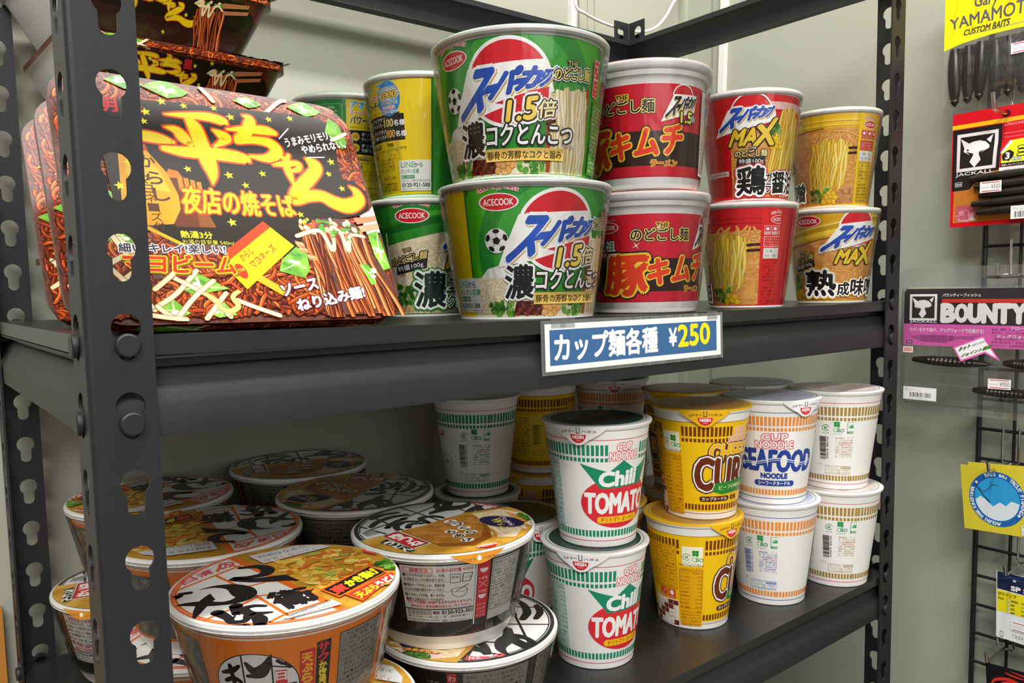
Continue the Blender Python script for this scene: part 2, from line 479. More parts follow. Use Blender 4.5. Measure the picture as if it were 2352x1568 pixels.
    # -------- put the flat artwork on a surface
    def apply(self, mb, fn, step=3.0, clip=None, ystep=None):
        wm = max(q[3] for q in self.it); _WM.append((round(wm, 2), len(self.it))); wf = min(1.0, 1.4/wm)
        bm = bmesh.new(); keys = []
        fn = facet(fn, step, ystep)
        cx0, cx1, cy0, cy1 = clip or (None, None, None, None)
        lo = lambda c, d: d if c is None else c
        cx0, cx1, cy0, cy1 = lo(cx0, -1e9), lo(cx1, 1e9), lo(cy0, -1e9), lo(cy1, 1e9)
        for v, f, key, w in self.it:
            w *= wf
            direct = []; rest = []
            for t in f:
                xs = [v[i][0] for i in t]; ys = [v[i][1] for i in t]
                ax, bx, ay, by = min(xs), max(xs), min(ys), max(ys)
                if ax >= cx1 or bx <= cx0 or ay >= cy1 or by <= cy0: continue
                whole = ax >= cx0 and bx <= cx1 and ay >= cy0 and by <= cy1
                if whole and step: whole = math.floor(ax/step+1e-6) == math.floor(bx/step-1e-6)
                if whole and ystep: whole = math.floor(ay/ystep+1e-6) == math.floor(by/ystep-1e-6)
                (direct if whole else rest).append(t)
            if direct:
                used = sorted({i for t in direct for i in t}); ix = {i: n for n, i in enumerate(used)}
                mb.add([fn(v[i][0], v[i][1], w) for i in used], [tuple(ix[i] for i in t) for t in direct], key)
            if rest:
                if key not in keys: keys.append(key)
                k = keys.index(key); bv = {}
                for t in rest:
                    try:
                        q = bm.faces.new([bv.setdefault(i, None) or bv.__setitem__(i, bm.verts.new((v[i][0], v[i][1], w))) or bv[i] for i in t])
                        q.material_index = k
                    except ValueError:
                        pass
        def cut(co, no):
            bmesh.ops.bisect_plane(bm, geom=bm.verts[:]+bm.edges[:]+bm.faces[:], dist=1e-5, plane_co=co, plane_no=no, clear_outer=True)
        if bm.faces:
            if cx0 > -1e8: cut((cx0, 0, 0), (-1, 0, 0))
            if cx1 < 1e8: cut((cx1, 0, 0), (1, 0, 0))
            if cy0 > -1e8: cut((0, cy0, 0), (0, -1, 0))
            if cy1 < 1e8: cut((0, cy1, 0), (0, 1, 0))
        if step and bm.verts:
            xs = [p.co.x for p in bm.verts]
            x = math.floor(min(xs)/step)*step+step; end = max(xs)
            while x < end:
                bmesh.ops.bisect_plane(bm, geom=bm.verts[:]+bm.edges[:]+bm.faces[:], dist=1e-5, plane_co=(x, 0, 0), plane_no=(1, 0, 0))
                x += step
        if ystep and bm.verts:
            ys = [p.co.y for p in bm.verts]
            y = math.floor(min(ys)/ystep)*ystep+ystep; end = max(ys)
            while y < end:
                bmesh.ops.bisect_plane(bm, geom=bm.verts[:]+bm.edges[:]+bm.faces[:], dist=1e-5, plane_co=(0, y, 0), plane_no=(0, 1, 0))
                y += ystep
        bm.verts.index_update()
        base = len(mb.v)
        mb.v += [tuple(fn(p.co.x, p.co.y, p.co.z)) for p in bm.verts]
        mk = [mb.mi(k) for k in keys]
        for f in bm.faces:
            mb.f.append(tuple(base+p.index for p in f.verts)); mb.m.append(mk[f.material_index])
        bm.free()
        mb.recalc = False
        return mb
def facet(fn, sx, sy):
    """the same mapping made flat inside every cell, so printed layers never cut through each other"""
    if not sx: return fn
    def one(u, v, w):
        k = math.floor(u/sx); t = u/sx-k
        if t < 1e-7: return Vector(fn(u, v, w))
        return Vector(fn(k*sx, v, w))*(1-t)+Vector(fn((k+1)*sx, v, w))*t
    if not sy: return one
    def two(u, v, w):
        k = math.floor(v/sy); t = v/sy-k
        if t < 1e-7: return one(u, v, w)
        return one(u, k*sy, w)*(1-t)+one(u, (k+1)*sy, w)*t
    return two
def on_cone(rm, ra, za, rb, zb):
    def fn(u, v, w):
        a = u/rm; r = ra+(rb-ra)*(v-za)/(zb-za)+w
        return (r*math.cos(a), r*math.sin(a), v)
    return fn
def on_flat(z):
    return lambda u, v, w: (u, v, z+w)
def on_disc(z, r):
    def fn(u, v, w):
        d = math.hypot(u, v)
        if d > r: u, v = u*r/d, v*r/d
        return (u, v, z+w)
    return fn
def on_wall(x0=0.0):
    """artwork facing -x, u to the right as seen from in front"""
    return lambda u, v, w: (x0-w, -u, v)
def on_front(y0=0.0):
    return lambda u, v, w: (u, y0-w, v)
# ------------------------------------------------------------------ room
XW, YW = 964.0, 430.0
def slab(name, x0, x1, y0, y1, z0, z1, key):
    m = MB().box(x0, x1, y0, y1, z0, z1, key); o = m.obj(name); place(o, 0, 0, 0); return structure(o)
slab('floor', -1500, 1000, -1800, 440, -Z0-30, -Z0, 'floor_vinyl')
slab('wall_back', -1500, XW, YW, YW+40, -Z0, 1300, 'wall_paint')
slab('wall_right', XW, XW+40, -1800, YW+40, -Z0, 1300, 'wall_paint_side')
# wall panel joints and cover strips near the corner
slab('trim_1', 714.5, 725.5, YW-7, YW, 330, 900, 'white_plastic')
slab('trim_2', 735, 736.2, YW-1.2, YW, -Z0, 1300, '#7d7f72')
slab('trim_3', 752, 753.5, YW-2.5, YW, -Z0, 1300, 'wall_paint')
slab('trim_4', 766, 812, YW-3, YW, -Z0, 1300, 'wall_paint')
slab('trim_5', XW-9, XW, YW-14, YW, -Z0, 1300, 'wall_paint_side')
slab('trim_6', XW-1.5, XW, 368, 370, -Z0, 1300, '#8f9184')
m = MB()
_q = [(XW-9, 338, 470), (XW, 338, 470), (XW, 347.5, 470), (XW-9, 347.5, 470), (XW-9, 349, 150), (XW, 349, 150), (XW, 358.5, 150), (XW-9, 358.5, 150)]
m.add(_q, [(0, 1, 2, 3), (7, 6, 5, 4), (0, 4, 5, 1), (1, 5, 6, 2), (2, 6, 7, 3), (3, 7, 4, 0)], 'white_plastic')
structure(place(m.obj('trim_7'), 0, 0, 0))
m = MB()
m.prism([(-130, -Z0), (-7.5, -Z0), (-6.8, -265), (-130, -240)], lambda a, b, d: (a, d, b), YW-16, YW, 'wood')
tag(place(m.obj('wooden_board'), 0, 0, 0), 'honey coloured wooden board leaning on the wall at the lower left edge', 'board')

# ------------------------------------------------------------------ shelving rack
W, D, P = 806.0, 398.3, 38.1
rack = thing('shelving_rack', 'black steel shelving rack with keyhole posts holding the instant noodles', 'shelving rack', 0, 0, -Z0)
def to_rack(o):
    o.parent = rack; o.location = (0, 0, Z0*S); return o
def keyhole():
    r1, r2, dz = 6.8, 4.2, -11.8
    pts = []
    th = math.asin(r2/r1)
    a0 = -PI/2+th; a1 = 1.5*PI-th
    for i in range(23):
        a = a0+(a1-a0)*i/22; pts.append((r1*math.cos(a), r1*math.sin(a)))
    for i in range(9):
        a = PI+PI*i/8; pts.append((r2*math.cos(a), dz+r2*math.sin(a)))
    return pts
def post_mesh():
    """L-shaped post, corner at the origin, legs along +x and +y, rows of keyholes in both legs"""
    w, t, u, r = 30.6, 1.8, 18.3, 3.0
    bm = bmesh.new(); K = keyhole()
    outer = [(r, -24.0), (w, -24.0), (w, P-24.0), (r, P-24.0)]
    ov = [bm.verts.new((x, 0, z)) for x, z in outer]; kv = [bm.verts.new((u+x, 0, z)) for x, z in K]
    ed = [bm.edges.new((a, b)) for a, b in zip(ov, ov[1:]+ov[:1])]+[bm.edges.new((a, b)) for a, b in zip(kv, kv[1:]+kv[:1])]
    bmesh.ops.triangle_fill(bm, edges=ed, use_beauty=True, use_dissolve=False)
    bm.verts.index_update()
    tv = [tuple(v.co) for v in bm.verts]; tf = [tuple(v.index for v in f.verts) for f in bm.faces]
    nk = len(K); bm.free()
    mb = MB()
    lo, hi = -int(Z0/P), 10
    for leg in (0, 1):
        def fn(p, d):
            x, z = p
            return (x, d, z) if leg == 0 else (d, x, z)
        for k in range(lo, hi+1):
            zz = k*P
            n = len(tv)
            vs_ = [fn((v[0], v[2]+zz), 0) for v in tv]+[fn((v[0], v[2]+zz), t) for v in tv]
            fs = list(tf)+[tuple(i+n for i in reversed(f)) for f in tf]
            fs += [(4+i, 4+(i+1) % nk, n+4+(i+1) % nk, n+4+i) for i in range(nk)]
            fs += [(1, 2, n+2, n+1)]
            if k == lo: fs.append((0, 1, n+1, n))
            if k == hi: fs.append((2, 3, n+3, n+2))
            mb.add(vs_, fs, 'steel')
    z0, z1 = lo*P-24, hi*P+P-24
    arc = [(r-r*math.cos(a), r-r*math.sin(a)) for a in [PI/2*i/6 for i in range(7)]]
    ri = r-t
    arci = [(r-ri*math.cos(a), r-ri*math.sin(a)) for a in [PI/2*i/6 for i in range(7)]]
    for i in range(6):
        for A, s in ((arc, 1), (arci, -1)):
            q = [(A[i][0], A[i][1], z0), (A[i+1][0], A[i+1][1], z0), (A[i+1][0], A[i+1][1], z1), (A[i][0], A[i][1], z1)]
            mb.add(q, [(0, 1, 2, 3)], 'steel')
    return mb
def mirrored(mb, sx, sy, x, y):
    m2 = MB(); m2.names = list(mb.names); m2.m = list(mb.m)
    m2.v = [(x+sx*a, y+sy*b, c) for a, b, c in mb.v]; m2.f = list(mb.f); return m2
pm = post_mesh()
for sx, sy, x, y in ((1, 1, 0, 0), (-1, 1, W, 0), (1, -1, 0, D), (-1, -1, W, D)):
    to_rack(mirrored(pm, sx, sy, x, y).obj('post'))
BP = [(12, -14.9), (3.2, -14.9), (3.2, -16.2), (11.5, -16.2), (11.5, -20.8), (9.8, -22.2), (3.6, -37.4), (2.6, -39.6), (2.6, -55.2), (16, -55.2), (16, -53.6), (4.2, -53.6), (4.2, -39.8), (5.4, -37.6), (11.4, -23.2), (13.2, -21.4), (13.2, -14.9)]
def rivet(px, py, pz, nx, ny, parent):
    m = MB(); m.lathe([(0, 3.2), (4.9, 3.2), (5.7, 2.6), (5.9, 1.6), (5.9, 0.6), (3.9, 0.4), (3.9, -3.0)], 'steel', 24)
    o = m.obj('rivet', parent)
    o.matrix_local = Matrix.Translation(Vector((px, py, pz))*S) @ Vector((nx, ny, 0)).to_track_quat('Z', 'Y').to_matrix().to_4x4()
def beam_set(zb):
    for side in ('front', 'back'):
        m = MB(); yy = (lambda a: a) if side == 'front' else (lambda a: D-a)
        m.prism(BP, lambda a, b, d: (d, yy(a), b+zb), 2.4, W-2.4, 'steel')
        b = to_rack(m.obj('beam'))
        for x in (18.3, W-18.3):
            for z in (-8.6, -8.6-P): rivet(x, 0 if side == 'front' else D, z+zb, 0, -1 if side == 'front' else 1, b)
    for side in ('left', 'right'):
        m = MB(); xx = (lambda a: a) if side == 'left' else (lambda a: W-a)
        m.prism(BP, lambda a, b, d: (xx(a), d, b+zb), 2.4, D-2.4, 'steel')
        b = to_rack(m.obj('beam'))
        for y in (18.3, D-18.3):
            for z in (-8.6, -8.6-P): rivet(0 if side == 'left' else W, y, z+zb, -1 if side == 'left' else 1, 0, b)
def sag(x):
    return -4.0-1.8*x/800-2.3*math.sin(PI*min(max(x/800, 0), 1))
LOW = -313.0
def shelf_board(zfn, th):
    m = MB(); N = 24
    for j, (yy, zz) in enumerate([(3.0, 0), (D-3.0, 0), (D-3.0, -th), (3.0, -th)]):
        m.v += [(2.6+(W-5.2)*i/N, yy, zfn(2.6+(W-5.2)*i/N)+zz) for i in range(N+1)]
    k = m.mi('board')
    for j in range(4):
        for i in range(N):
            a, b = j*(N+1)+i, ((j+1) % 4)*(N+1)+i
            m.f.append((a, a+1, b+1, b)); m.m.append(k)
    m.f += [(0, N+1, 2*(N+1), 3*(N+1)), (N, 4*N+3, 3*N+2, 2*N+1)]; m.m += [k, k]
    return to_rack(m.obj('shelf_board'))
beam_set(0.0); beam_set(-8*P); beam_set(10*P)
beam_set(-20*P)
shelf_board(sag, 10.0)
shelf_board(lambda x: LOW, 8.6)
shelf_board(lambda x: -20*P-5.0, 9.5)

# loose white cord drooping behind the rack top
m = MB().tube([(700, 402, 440), (704, 402, 402), (722, 402, 395), (752, 404, 391), (790, 402, 388), (835, 402, 391), (868, 402, 403), (893, 404, 423), (915, 408, 448), (940, 412, 480), (955, 416, 560), (957, 418, 900)], 2.1, 'white_plastic', 10, 5)
tag(place(m.obj('power_cord'), 0, 0, 0), 'loose white cord drooping past the back corner of the rack', 'cord')
# ------------------------------------------------------------------ cups: artwork shared by several kinds
PALE = [('#c9a867', '#efdcb0', '#faf2dc'), ('#d2b47a', '#f3e4c2', '#fcf6e6'), ('#bd9a58', '#e6cf9c', '#f3e4c0')]
YEL = [('#c48f16', '#eec63a', '#f9e58a'), ('#b57d10', '#e0b02a', '#f3d76a'), ('#cc9a24', '#f3d65a', '#fbedaa')]
BRN = [('#3a0f04', '#a93c0c', '#df7a34'), ('#2e0c04', '#8a2e0a', '#c8602a'), ('#441304', '#c04e14', '#ee9850'), ('#220803', '#6e2206', '#a84c1c')]
BLK = '#1b1a1a'; WHT = '#f4f3f0'; RED = '#d8232e'; GLD = '#eac63c'
def emblem(a, x, y, s=1.0, wide=13.0, arc='#d4303a'):
    """red oval maker's mark with the arched line above it"""
    a.ell(x, y, wide*1.08*s, 6.3*s, WHT); a.ell(x, y, wide*s, 5.6*s, RED)
    a.text('ACECOOK', x, y-2.3*s, 4.6*s, WHT, 0.02, w=wide*1.62*s, anchor='c')
    t = 'Cook happiness'; n = len(t)
    for i, ch in enumerate(t):
        if ch == ' ': continue
        q = (i/(n-1)-0.5)*2; xx = x+q*wide*0.98*s; yy = y+7.0*s+(1-q*q)*2.6*s
        a.text(ch, xx, yy-(0.9*s if ch == 'p' else 0), (3.2 if ch not in 'ahppiness' else (4.1 if ch == 'h' else (3.0 if ch == 'p' else 2.2)))*s, arc, 0.03, [(0.09, WHT)], anchor='c', rot=-q*0.35)
def softline(a, x0, x1, y, k, t=0.8):
    a.rect(x0, y-t/2, x1, y+t/2, k)
def corn(a, x, y, s, seed):
    for i, (dx, dy) in enumerate(((0, 0), (1.9, 0.3), (0.9, 1.6), (2.9, 1.4), (3.7, -0.1))):
        a.blob(x+dx*s, y+dy*s, s, '#c98a08', seed+i, 1.1); a.blob(x+dx*s, y+dy*s+0.1*s, s*0.85, '#f3c81e', seed+i, 1.1, hi='#fbeb8a')
def greens(a, x0, y0, x1, y1, n, seed, r=2.2):
    rd = random.Random(seed)
    for i in range(n):
        a.blob(rd.uniform(x0, x1), rd.uniform(y0, y1), r*rd.uniform(.7, 1.2), rd.choice(['#3f7d22', '#5d9e31', '#2f6419', '#86b94c']), seed+i, rd.uniform(0.8, 1.8), 8, '#c6e08e' if i % 3 == 0 else None, rd.uniform(0, 3))
def logo_disc(a, cx, cy, rx, ry, ol=WHT, redk='#d3202c'):
    a.ell(cx, cy, rx*1.09, ry*1.09, ol, 48)
    p = [q for q in ellpts(cx, cy, rx, ry, 60) if q[1] > cy+ry*0.28+(q[0]-cx)*0.08]
    p.sort(key=lambda q: math.atan2(q[1]-cy, q[0]-cx)); a.poly(p, redk)
    p = [q for q in ellpts(cx, cy, rx, ry, 60) if q[1] < cy-ry*0.40+(q[0]-cx)*0.30]
    p.sort(key=lambda q: math.atan2(q[1]-cy, (q[0]-cx) if True else 0) if math.atan2(q[1]-cy, q[0]-cx) < 1.6 else math.atan2(q[1]-cy, q[0]-cx)-2*PI)
    if len(p) > 3: a.poly(p, redk)
LOGO = (('ス', 0, .28, 0, 1.0), ('ー', .235, .37, .40, .58), ('パ', .345, .585, .22, 1.0), ('ー', .555, .665, .46, .62), ('カ', .625, .835, .26, .98), ('ッ', .80, .905, .34, .74), ('プ', .865, 1.0, .22, 1.0))
def logo_letters(a, q, key, off=0.0):
    def at(u, v): return tuple((1-u)*(1-v)*q[0][i]+u*(1-v)*q[1][i]+u*v*q[2][i]+(1-u)*v*q[3][i] for i in (0, 1))
    for ch, u0, u1, v0, v1 in LOGO:
        sl = 0.03
        a.quad(ch, [at(u0-sl, v0), at(u1-sl, v0), at(u1+sl, v1), at(u0+sl, v1)], key, off)
def logo_word(a, q, fill='super_blue', gold='#cfa64a', ol=WHT):
    logo_letters(a, q, ol, 0.13); logo_letters(a, [(x+0.8, y-0.9) for x, y in q], gold, 0.075); logo_letters(a, q, ol, 0.085); logo_letters(a, q, fill, 0.05)
def gold_word(a, s, q, fill=GLD, o1='#241c10', off=(0.17, 0.03), o2=None):
    if o2: a.quad(s, q, o2, off[0]+0.07)
    a.quad(s, q, o1, off[0]); a.quad(s, q, fill, off[1])
def sparkle(a, x, y, r):
    for k in range(2):
        c, s = math.cos(0.6+k*PI/2), math.sin(0.6+k*PI/2)
        a.poly([(x-c*r, y-s*r), (x+s*r*.08, y-c*r*.08), (x+c*r, y+s*r), (x-s*r*.08, y+c*r*.08)], '#fffdf6')

# -------- wide green cup
def art_green():
    a = Art()
    C0 = (0, 46)
    for r0, r1, k in ((62, 80, '#47ac1e'), (50, 62, '#2c8b33'), (37, 50, '#3f9f3a'), (80, 100, '#2f7d2e'), (100, 116, '#4aa832')):
        a.ring(C0[0], C0[1], r0, r1, k, 72)
    a.ring(150, 40, 60, 80, '#47ac1e', 72); a.ring(170, 40, 30, 60, '#2c8b33', 72)
    # pale noodle soup along the foot
    a.poly([(-71, 2), (60, 2), (60, 14), (-30, 15), (-40, 30), (-71, 30)], 'cream')
    a.noodles([(-70, 4), (-44, 4), (-44, 28), (-70, 28)], 26, [('#d8bf8c', '#efe0bf', '#fdf8ea')], 2.6, 5, (10, 22), 0.08)
    a.poly([(-62, 29.5), (-40, 29.5), (-39, 40), (-56, 36)], '#f1efe8')
    # promotion stripe
    a.rect(-122, 1, -71, 95, '#f0cd18'); a.rect(-71, 30, -69.6, 95, '#1f5b24')
    a.rect(-92.5, 5.5, -64.5, 30, '#eef2ea')
    a.text('LINE', -90.5, 23.5, 4.6, '#4d9a5c', 0.0); a.text('から', -77.5, 23.5, 4, '#3d3d3d', 0.02); a.text('カンタン応募', -90.5, 17.8, 4.2, '#4d9a5c', 0.02)
    a.rect(-90.5, 13.2, -76, 16.8, '#4d9a5c'); a.text('詳しくはコチラ', -89.8, 13.7, 2.5, WHT, 0.02)
    a.text('0120-921-588', -90.5, 8.4, 3.4, '#2a2a2a', 0.02, w=24.5); a.greek(-90.5, 6.1, -66, 7.8, 1, '#4a4a4a', 3)
    # lifted noodles on the right
    a.poly([(23, 3), (60, 3), (60, 62), (23, 50)], '#a8481a'); a.poly([(26, 3), (59, 3), (58, 40), (56, 60), (30, 52)], '#e9d2a0')
    a.strands((27, 58, 58), (26, 59, 3), 30, PALE, 3.1, 8, 0.55, 11, 5)
    for i in range(5): a.ribbon([(22+i*.3, 47-i*3, 2.2), (29, 49-i*3, 2.2)], '#5a2c14')
    # toppings
    greens(a, -55, 4, -37, 12, 26, 2, 2.0)
    a.poly([(-37, 3), (-14, 3), (-15, 12.5), (-34, 13.5)], '#4b1712')
    for i in range(9): a.blob(-34+i*2.4, 4+(i % 3)*3, 1.3, '#7c3023', i, 2.0, hi='#c98d76' if i % 2 else None, rot=i)
    for i, (x, y) in enumerate(((-13, 5), (-9, 8), (-5, 5), (-8, 3.4), (-2, 8), (-12, 9.5), (-5, 10))):
        a.blob(x, y, 2.6, '#c87c36', i); a.blob(x, y+.2, 2.2, '#eeb060', i, hi='#f9dba8')
    greens(a, 3, 4, 22, 12, 26, 9, 2.0)
    # emblem, ball
    emblem(a, -44.5, 82.0, 0.98)
    a.ell(-47, 55.5, 8.6, 8.6, '#eeeeec'); a.ell(-47, 55.5, 3.0, 2.9, BLK, 5)
    for k in range(5):
        an = PI/2+k*2*PI/5
        a.ell(-47+6.7*math.cos(an), 55.5+6.7*math.sin(an), 2.7, 1.7, BLK, 6, an+PI/2)
        a.ribbon([(-47+2.8*math.cos(an), 55.5+2.8*math.sin(an), .35), (-47+5*math.cos(an), 55.5+5*math.sin(an), .35)], BLK)
    # logo
    logo_disc(a, -3, 62, 27, 27)
    a.poly([(-47, 37), (-31, 73), (21, 76.5), (28, 56), (-24, 41)], WHT)
    logo_word(a, [(-39, 41), (26.5, 57.5), (28.5, 71.5), (-27, 71)])
    a.poly([(-12, 49), (24, 59), (23.5, 50), (14, 45)], '#d3202c'); a.text('当社比', 10, 50.3, 3.0, WHT, 0.0, rot=0.2)
    gold_word(a, '1.5', [(-5, 36.5), (15, 38), (17, 52.5), (-3, 49.5)], '#f0cf55', '#3a2608', (0.09, 0.03), WHT)
    gold_word(a, '倍', [(16, 38), (29, 40), (30, 51), (17.5, 50)], '#f6e7b0', '#3a2608', (0.08, 0.02), WHT)
    q = [(-42.5, 14.5), (-22, 15.5), (-21.5, 38.5), (-41, 38)]
    a.quad('濃', q, WHT, 0.085); a.quad('濃', q, BLK, 0.03)
    q = [(-20, 21), (43, 22), (43.5, 34.5), (-19, 35)]
    a.quad('コクとんこつ', q, BLK, 0.10); a.quad('コクとんこつ', q, WHT, 0.025)
    a.text('ラーメン', 36, 19.6, 2.2, BLK, 0.02, [(0.08, WHT)])
    a.rect(-21.5, 10.8, 36.5, 19, '#dcb659'); a.text('豚骨の芳醇なコクと旨み', -20, 12.0, 5.4, '#23180d', 0.015, w=55)
    # side words
    a.text('THE', 41, 73.5, 3.2, '#e9d68a', 0.0, [(0.12, '#2b2412')], anchor='c')
    gold_word(a, 'のどごし麺', [(27, 63.5), (57, 66), (57, 74), (27.5, 71)], '#e9d56d', '#2b2412', (0.13, 0.02), WHT)
    sparkle(a, 27, 66, 4); sparkle(a, 52, 60, 3)
    a.rect(62, 57, 70, 82, '#e9a39c'); a.rect(62.8, 70, 69.2, 81, RED); a.rect(62.8, 58, 69.2, 69, RED); a.greek(63.5, 59, 68.5, 80, 7, WHT, 5)
    a.rect(64, 4, 90, 55, '#3b8f35'); a.greek(66, 6, 88, 53, 16, '#d6e8cc', 6)
    return a
# -------- white tub with a red label
def art_kimchi():
    a = Art()
    a.rect(-150, 10, 150, 80, '#c4152b'); a.rect(-150, 18, 150, 44.5, '#2e1512'); a.rect(-150, 9.4, 150, 10.2, '#a5101f')
    a.text('THE', 6, 69, 3.6, BLK, 0.03, [(0.14, GLD)], anchor='c')
    q = [(-18, 58.5), (30, 58.5), (30, 68.5), (-18, 68.5)]
    a.quad('のどごし麺', q, BLK, 0.14); a.quad('のどごし麺', q, '#e8cf7a', 0.085); a.quad('のどごし麺', q, BLK, 0.02)
    sparkle(a, -14, 55, 4); sparkle(a, 3, 69, 3)
    for q, s in (([(-42, 17), (-7, 15), (-4, 47), (-38, 46)], '豚'), ([(-5, 23), (53, 28), (54, 50), (-4, 43)], 'キムチ')):
        a.quad(s, q, BLK, 0.12)
    for q, s in (([(-42, 17), (-7, 15), (-4, 47), (-38, 46)], '豚'), ([(-5, 23), (53, 28), (54, 50), (-4, 43)], 'キムチ')):
        a.quad(s, q, '#f0c534', 0.085); a.quad(s, q, '#dd3a1c', 0.045)
    a.text('ラーメン', 27, 17.5, 4.6, '#b5301a', 0.03, [(0.12, '#edc443')], skew=0.15)
    a.text('元祖', -49, 51, 8.6, '#d9d4cf', 0.03, [(0.1, '#3a1512')]); a.text('SINCE 1993', -50, 46.5, 2.8, WHT, 0.01)
    a.ell(-38, 70, 10.5, 4.9, '#e9c8c6'); a.ell(-38, 70, 9.6, 4.2, '#c9202c'); a.text('ACECOOK', -38, 68.4, 3.3, WHT, 0.02, w=15, anchor='c'); a.text('Cook happiness', -38, 75, 2.1, '#e7b4b2', 0.0, anchor='c')
    a.ring(54, 70, 9.4, 10.2, WHT, 40, 0.1, 3.0); a.ell(54, 70, 9.2, 7.2, '#c4152b')
    q = [(38.5, 54.5), (64, 61), (67, 71.5), (45, 70)]
    a.poly([(35, 51), (45, 72), (68, 73), (66, 60)], '#f2ede4')
    logo_word(a, q, BLK, '#e8b83c')
    a.text('1.5', 51, 51, 8, '#e7d24f', 0.03, [(0.12, BLK)]); a.text('倍', 61, 52, 5, '#d8d2c5', 0.02, [(0.1, BLK)])
    a.rect(76, 12, 130, 78, '#e8e0dc'); a.greek(78, 14, 100, 76, 20, '#7c2a2a', 4); a.greek(103, 14, 128, 76, 22, '#5b4a48', 9)
    a.rect(-130, 22, -66, 78, '#b31426'); a.greek(-126, 24, -70, 76, 16, '#e8c9c4', 10)
    return a
# -------- tall cups of the bigger-noodle line
def art_max(kind):
    a = Art()
    red = kind == 'red'
    top, dark, line = ('#d31822', '#b20f1b', '#8f0c16') if red else ('#e0ac22', '#b98512', '#f3da6a')
    a.rect(-126, 2, 126, 92, top)
    if red:
        for y in (82, 78): softline(a, 15, 126, y, '#8c0f16', 0.6)
        a.rect(14, 79.5, 60, 86, '#e9b9b4')
    x0 = -20 if red else -126
    if red: a.poly([(-20, 3), (126, 3), (126, 72), (40, 70), (-20, 60)], 'soup')
    else:
        a.poly([(-126, 3), (126, 3), (126, 78), (44, 78), (-10, 72), (-126, 50)], 'soup')
        for k, (o, c, t) in enumerate(((0, '#7d5310', 1.2), (4, '#f0d040', 4.5), (9, '#c79a1c', 5), (13.5, '#f5e07a', 1.2), (17, '#d9a41e', 5))):
            a.poly([(-126, 50+o), (-70, 58+o), (-10, 70+o), (20, 75+o), (60, 78+o), (60, 78+o+t), (20, 75+o+t), (-10, 70+o+t), (-70, 58+o+t), (-126, 50+o+t)], c)
        a.rect(38, 92-4, 126, 92, '#e7b41e'); a.rect(38, 79, 126, 88, '#eec022')
        for y in (80, 84.5): softline(a, 38, 126, y, '#a3740c', 0.6); softline(a, 38, 126, y+1, '#f7e27a', 0.5)
    cl = [('#b9772a', '#dc9a45', '#f6c986')]
    a.noodles([(x0+2 if red else -76, 4), (60, 4), (60, 40), (x0+2 if red else -76, 40)], 46, cl, 2.6, 3, (10, 24), 0.07)
    p0, p1 = (58, 100) if red else (43, 88)
    a.noodles([(p0-4, 40), (p1+14, 40), (p1+14, 76), (p0-4, 76)], 40, cl, 2.6, 4, (10, 24), 0.06)
    # noodle lift seen from the side
    a.poly([(p0+5, 62), (p0+14, 66), (p1-12, 66), (p1-3, 60), (p1-9, 22), (p0+3, 20)], '#d8a828'); a.strands((p0+5, p1-3, 66), (p0+2, p1-10, 18), 30, YEL, 3.4, 5, 0.5, 11, 7)
    for dy in (0, -5): a.ribbon([(p1-4, 58+dy, 2.6), (p1+7, 58.5+dy, 2.6)], '#3b1a10')
    greens(a, p0+2, 6, p0+20, 18, 18, 3, 2.3)
    corn(a, p0+16, 6, 3.2, 3)
    if red: a.poly([(p0+28, 8), (p0+46, 8), (p0+46, 24), (p0+38, 20)], '#e0a050')
    else:
        a.poly([(p0+28, 4), (p0+48, 4), (p0+47, 20), (p0+32, 18)], 'mince'); corn(a, p0+19, 10, 2.6, 7)
    # side panel
    px = 107 if red else 92
    w = 30 if red else 24
    pc = '#dd1f20' if red else '#eec31c'
    a.rect(px, 2, px+w, 92, pc)
    emblem(a, px+w*0.58, 81, 0.62)
    for i in range(3):
        xx = px+3+i*7.2
        if xx+6 > px+w: break
        a.rect(xx, 67, xx+6.3, 75.5, '#e9b3ae' if red else '#d96a5c'); a.rect(xx+0.5, 70, xx+5.8, 75, '#d5343a'); a.greek(xx+.6, 67.4, xx+5.7, 69.6, 1, '#bb3333', i); a.ell(xx+3.1, 72.4, 1.6, 1.5, WHT, 12)
    a.frame(px+3, 56, px+w-2, 65.5, 0.4, WHT if red else '#b3262b')
    if not red: a.rect(px+3, 56, px+w-2, 65.5, '#cf3a38')
    a.greek(px+4, 57, px+w-3, 64.6, 3, '#f4cbc6', 6)
    a.rect(px+3, 45.5, px+w-2, 55, '#e9e4df'); a.text('小麦・さば', px+5, 50.8, 2.7, '#3a3330', 0.0, w=w-11); a.text('大豆・鶏肉・豚肉', px+4, 46.6, 2.7, '#3a3330', 0.0, w=w-8)
    a.frame(px+3, 4, px+w-2, 44, 0.35, '#8c0f16' if red else '#8a6a08'); a.greek(px+4, 5, px+w-3, 43, 12, '#8c0f16' if red else '#7d6008', 8)
    # back: text block
    bx = -58 if red else -122
    if red:
        a.rect(-110, 2, -19.5, 92, '#d31822'); softline(a, -19.8, -19.3, 40, '#a30f18', 70)
        a.ring(-48, 64, 7.6, 8.1, '#6b0a12', 36); a.ring(-47, 76, 5, 5.4, WHT, 30, ar=0.6)
        a.greek(-57, 31, -24, 55, 9, '#a8121c', 4); a.rect(-52, 23, -22, 27.5, '#edd9d6'); a.text('www.acecook.co.jp', -50, 24, 2.6, '#b1262d', 0.02, w=26); a.greek(-52, 18, -24, 21.5, 1, '#9c0f18', 4)
        a.greek(-105, 8, -62, 84, 26, '#a8121c', 14)
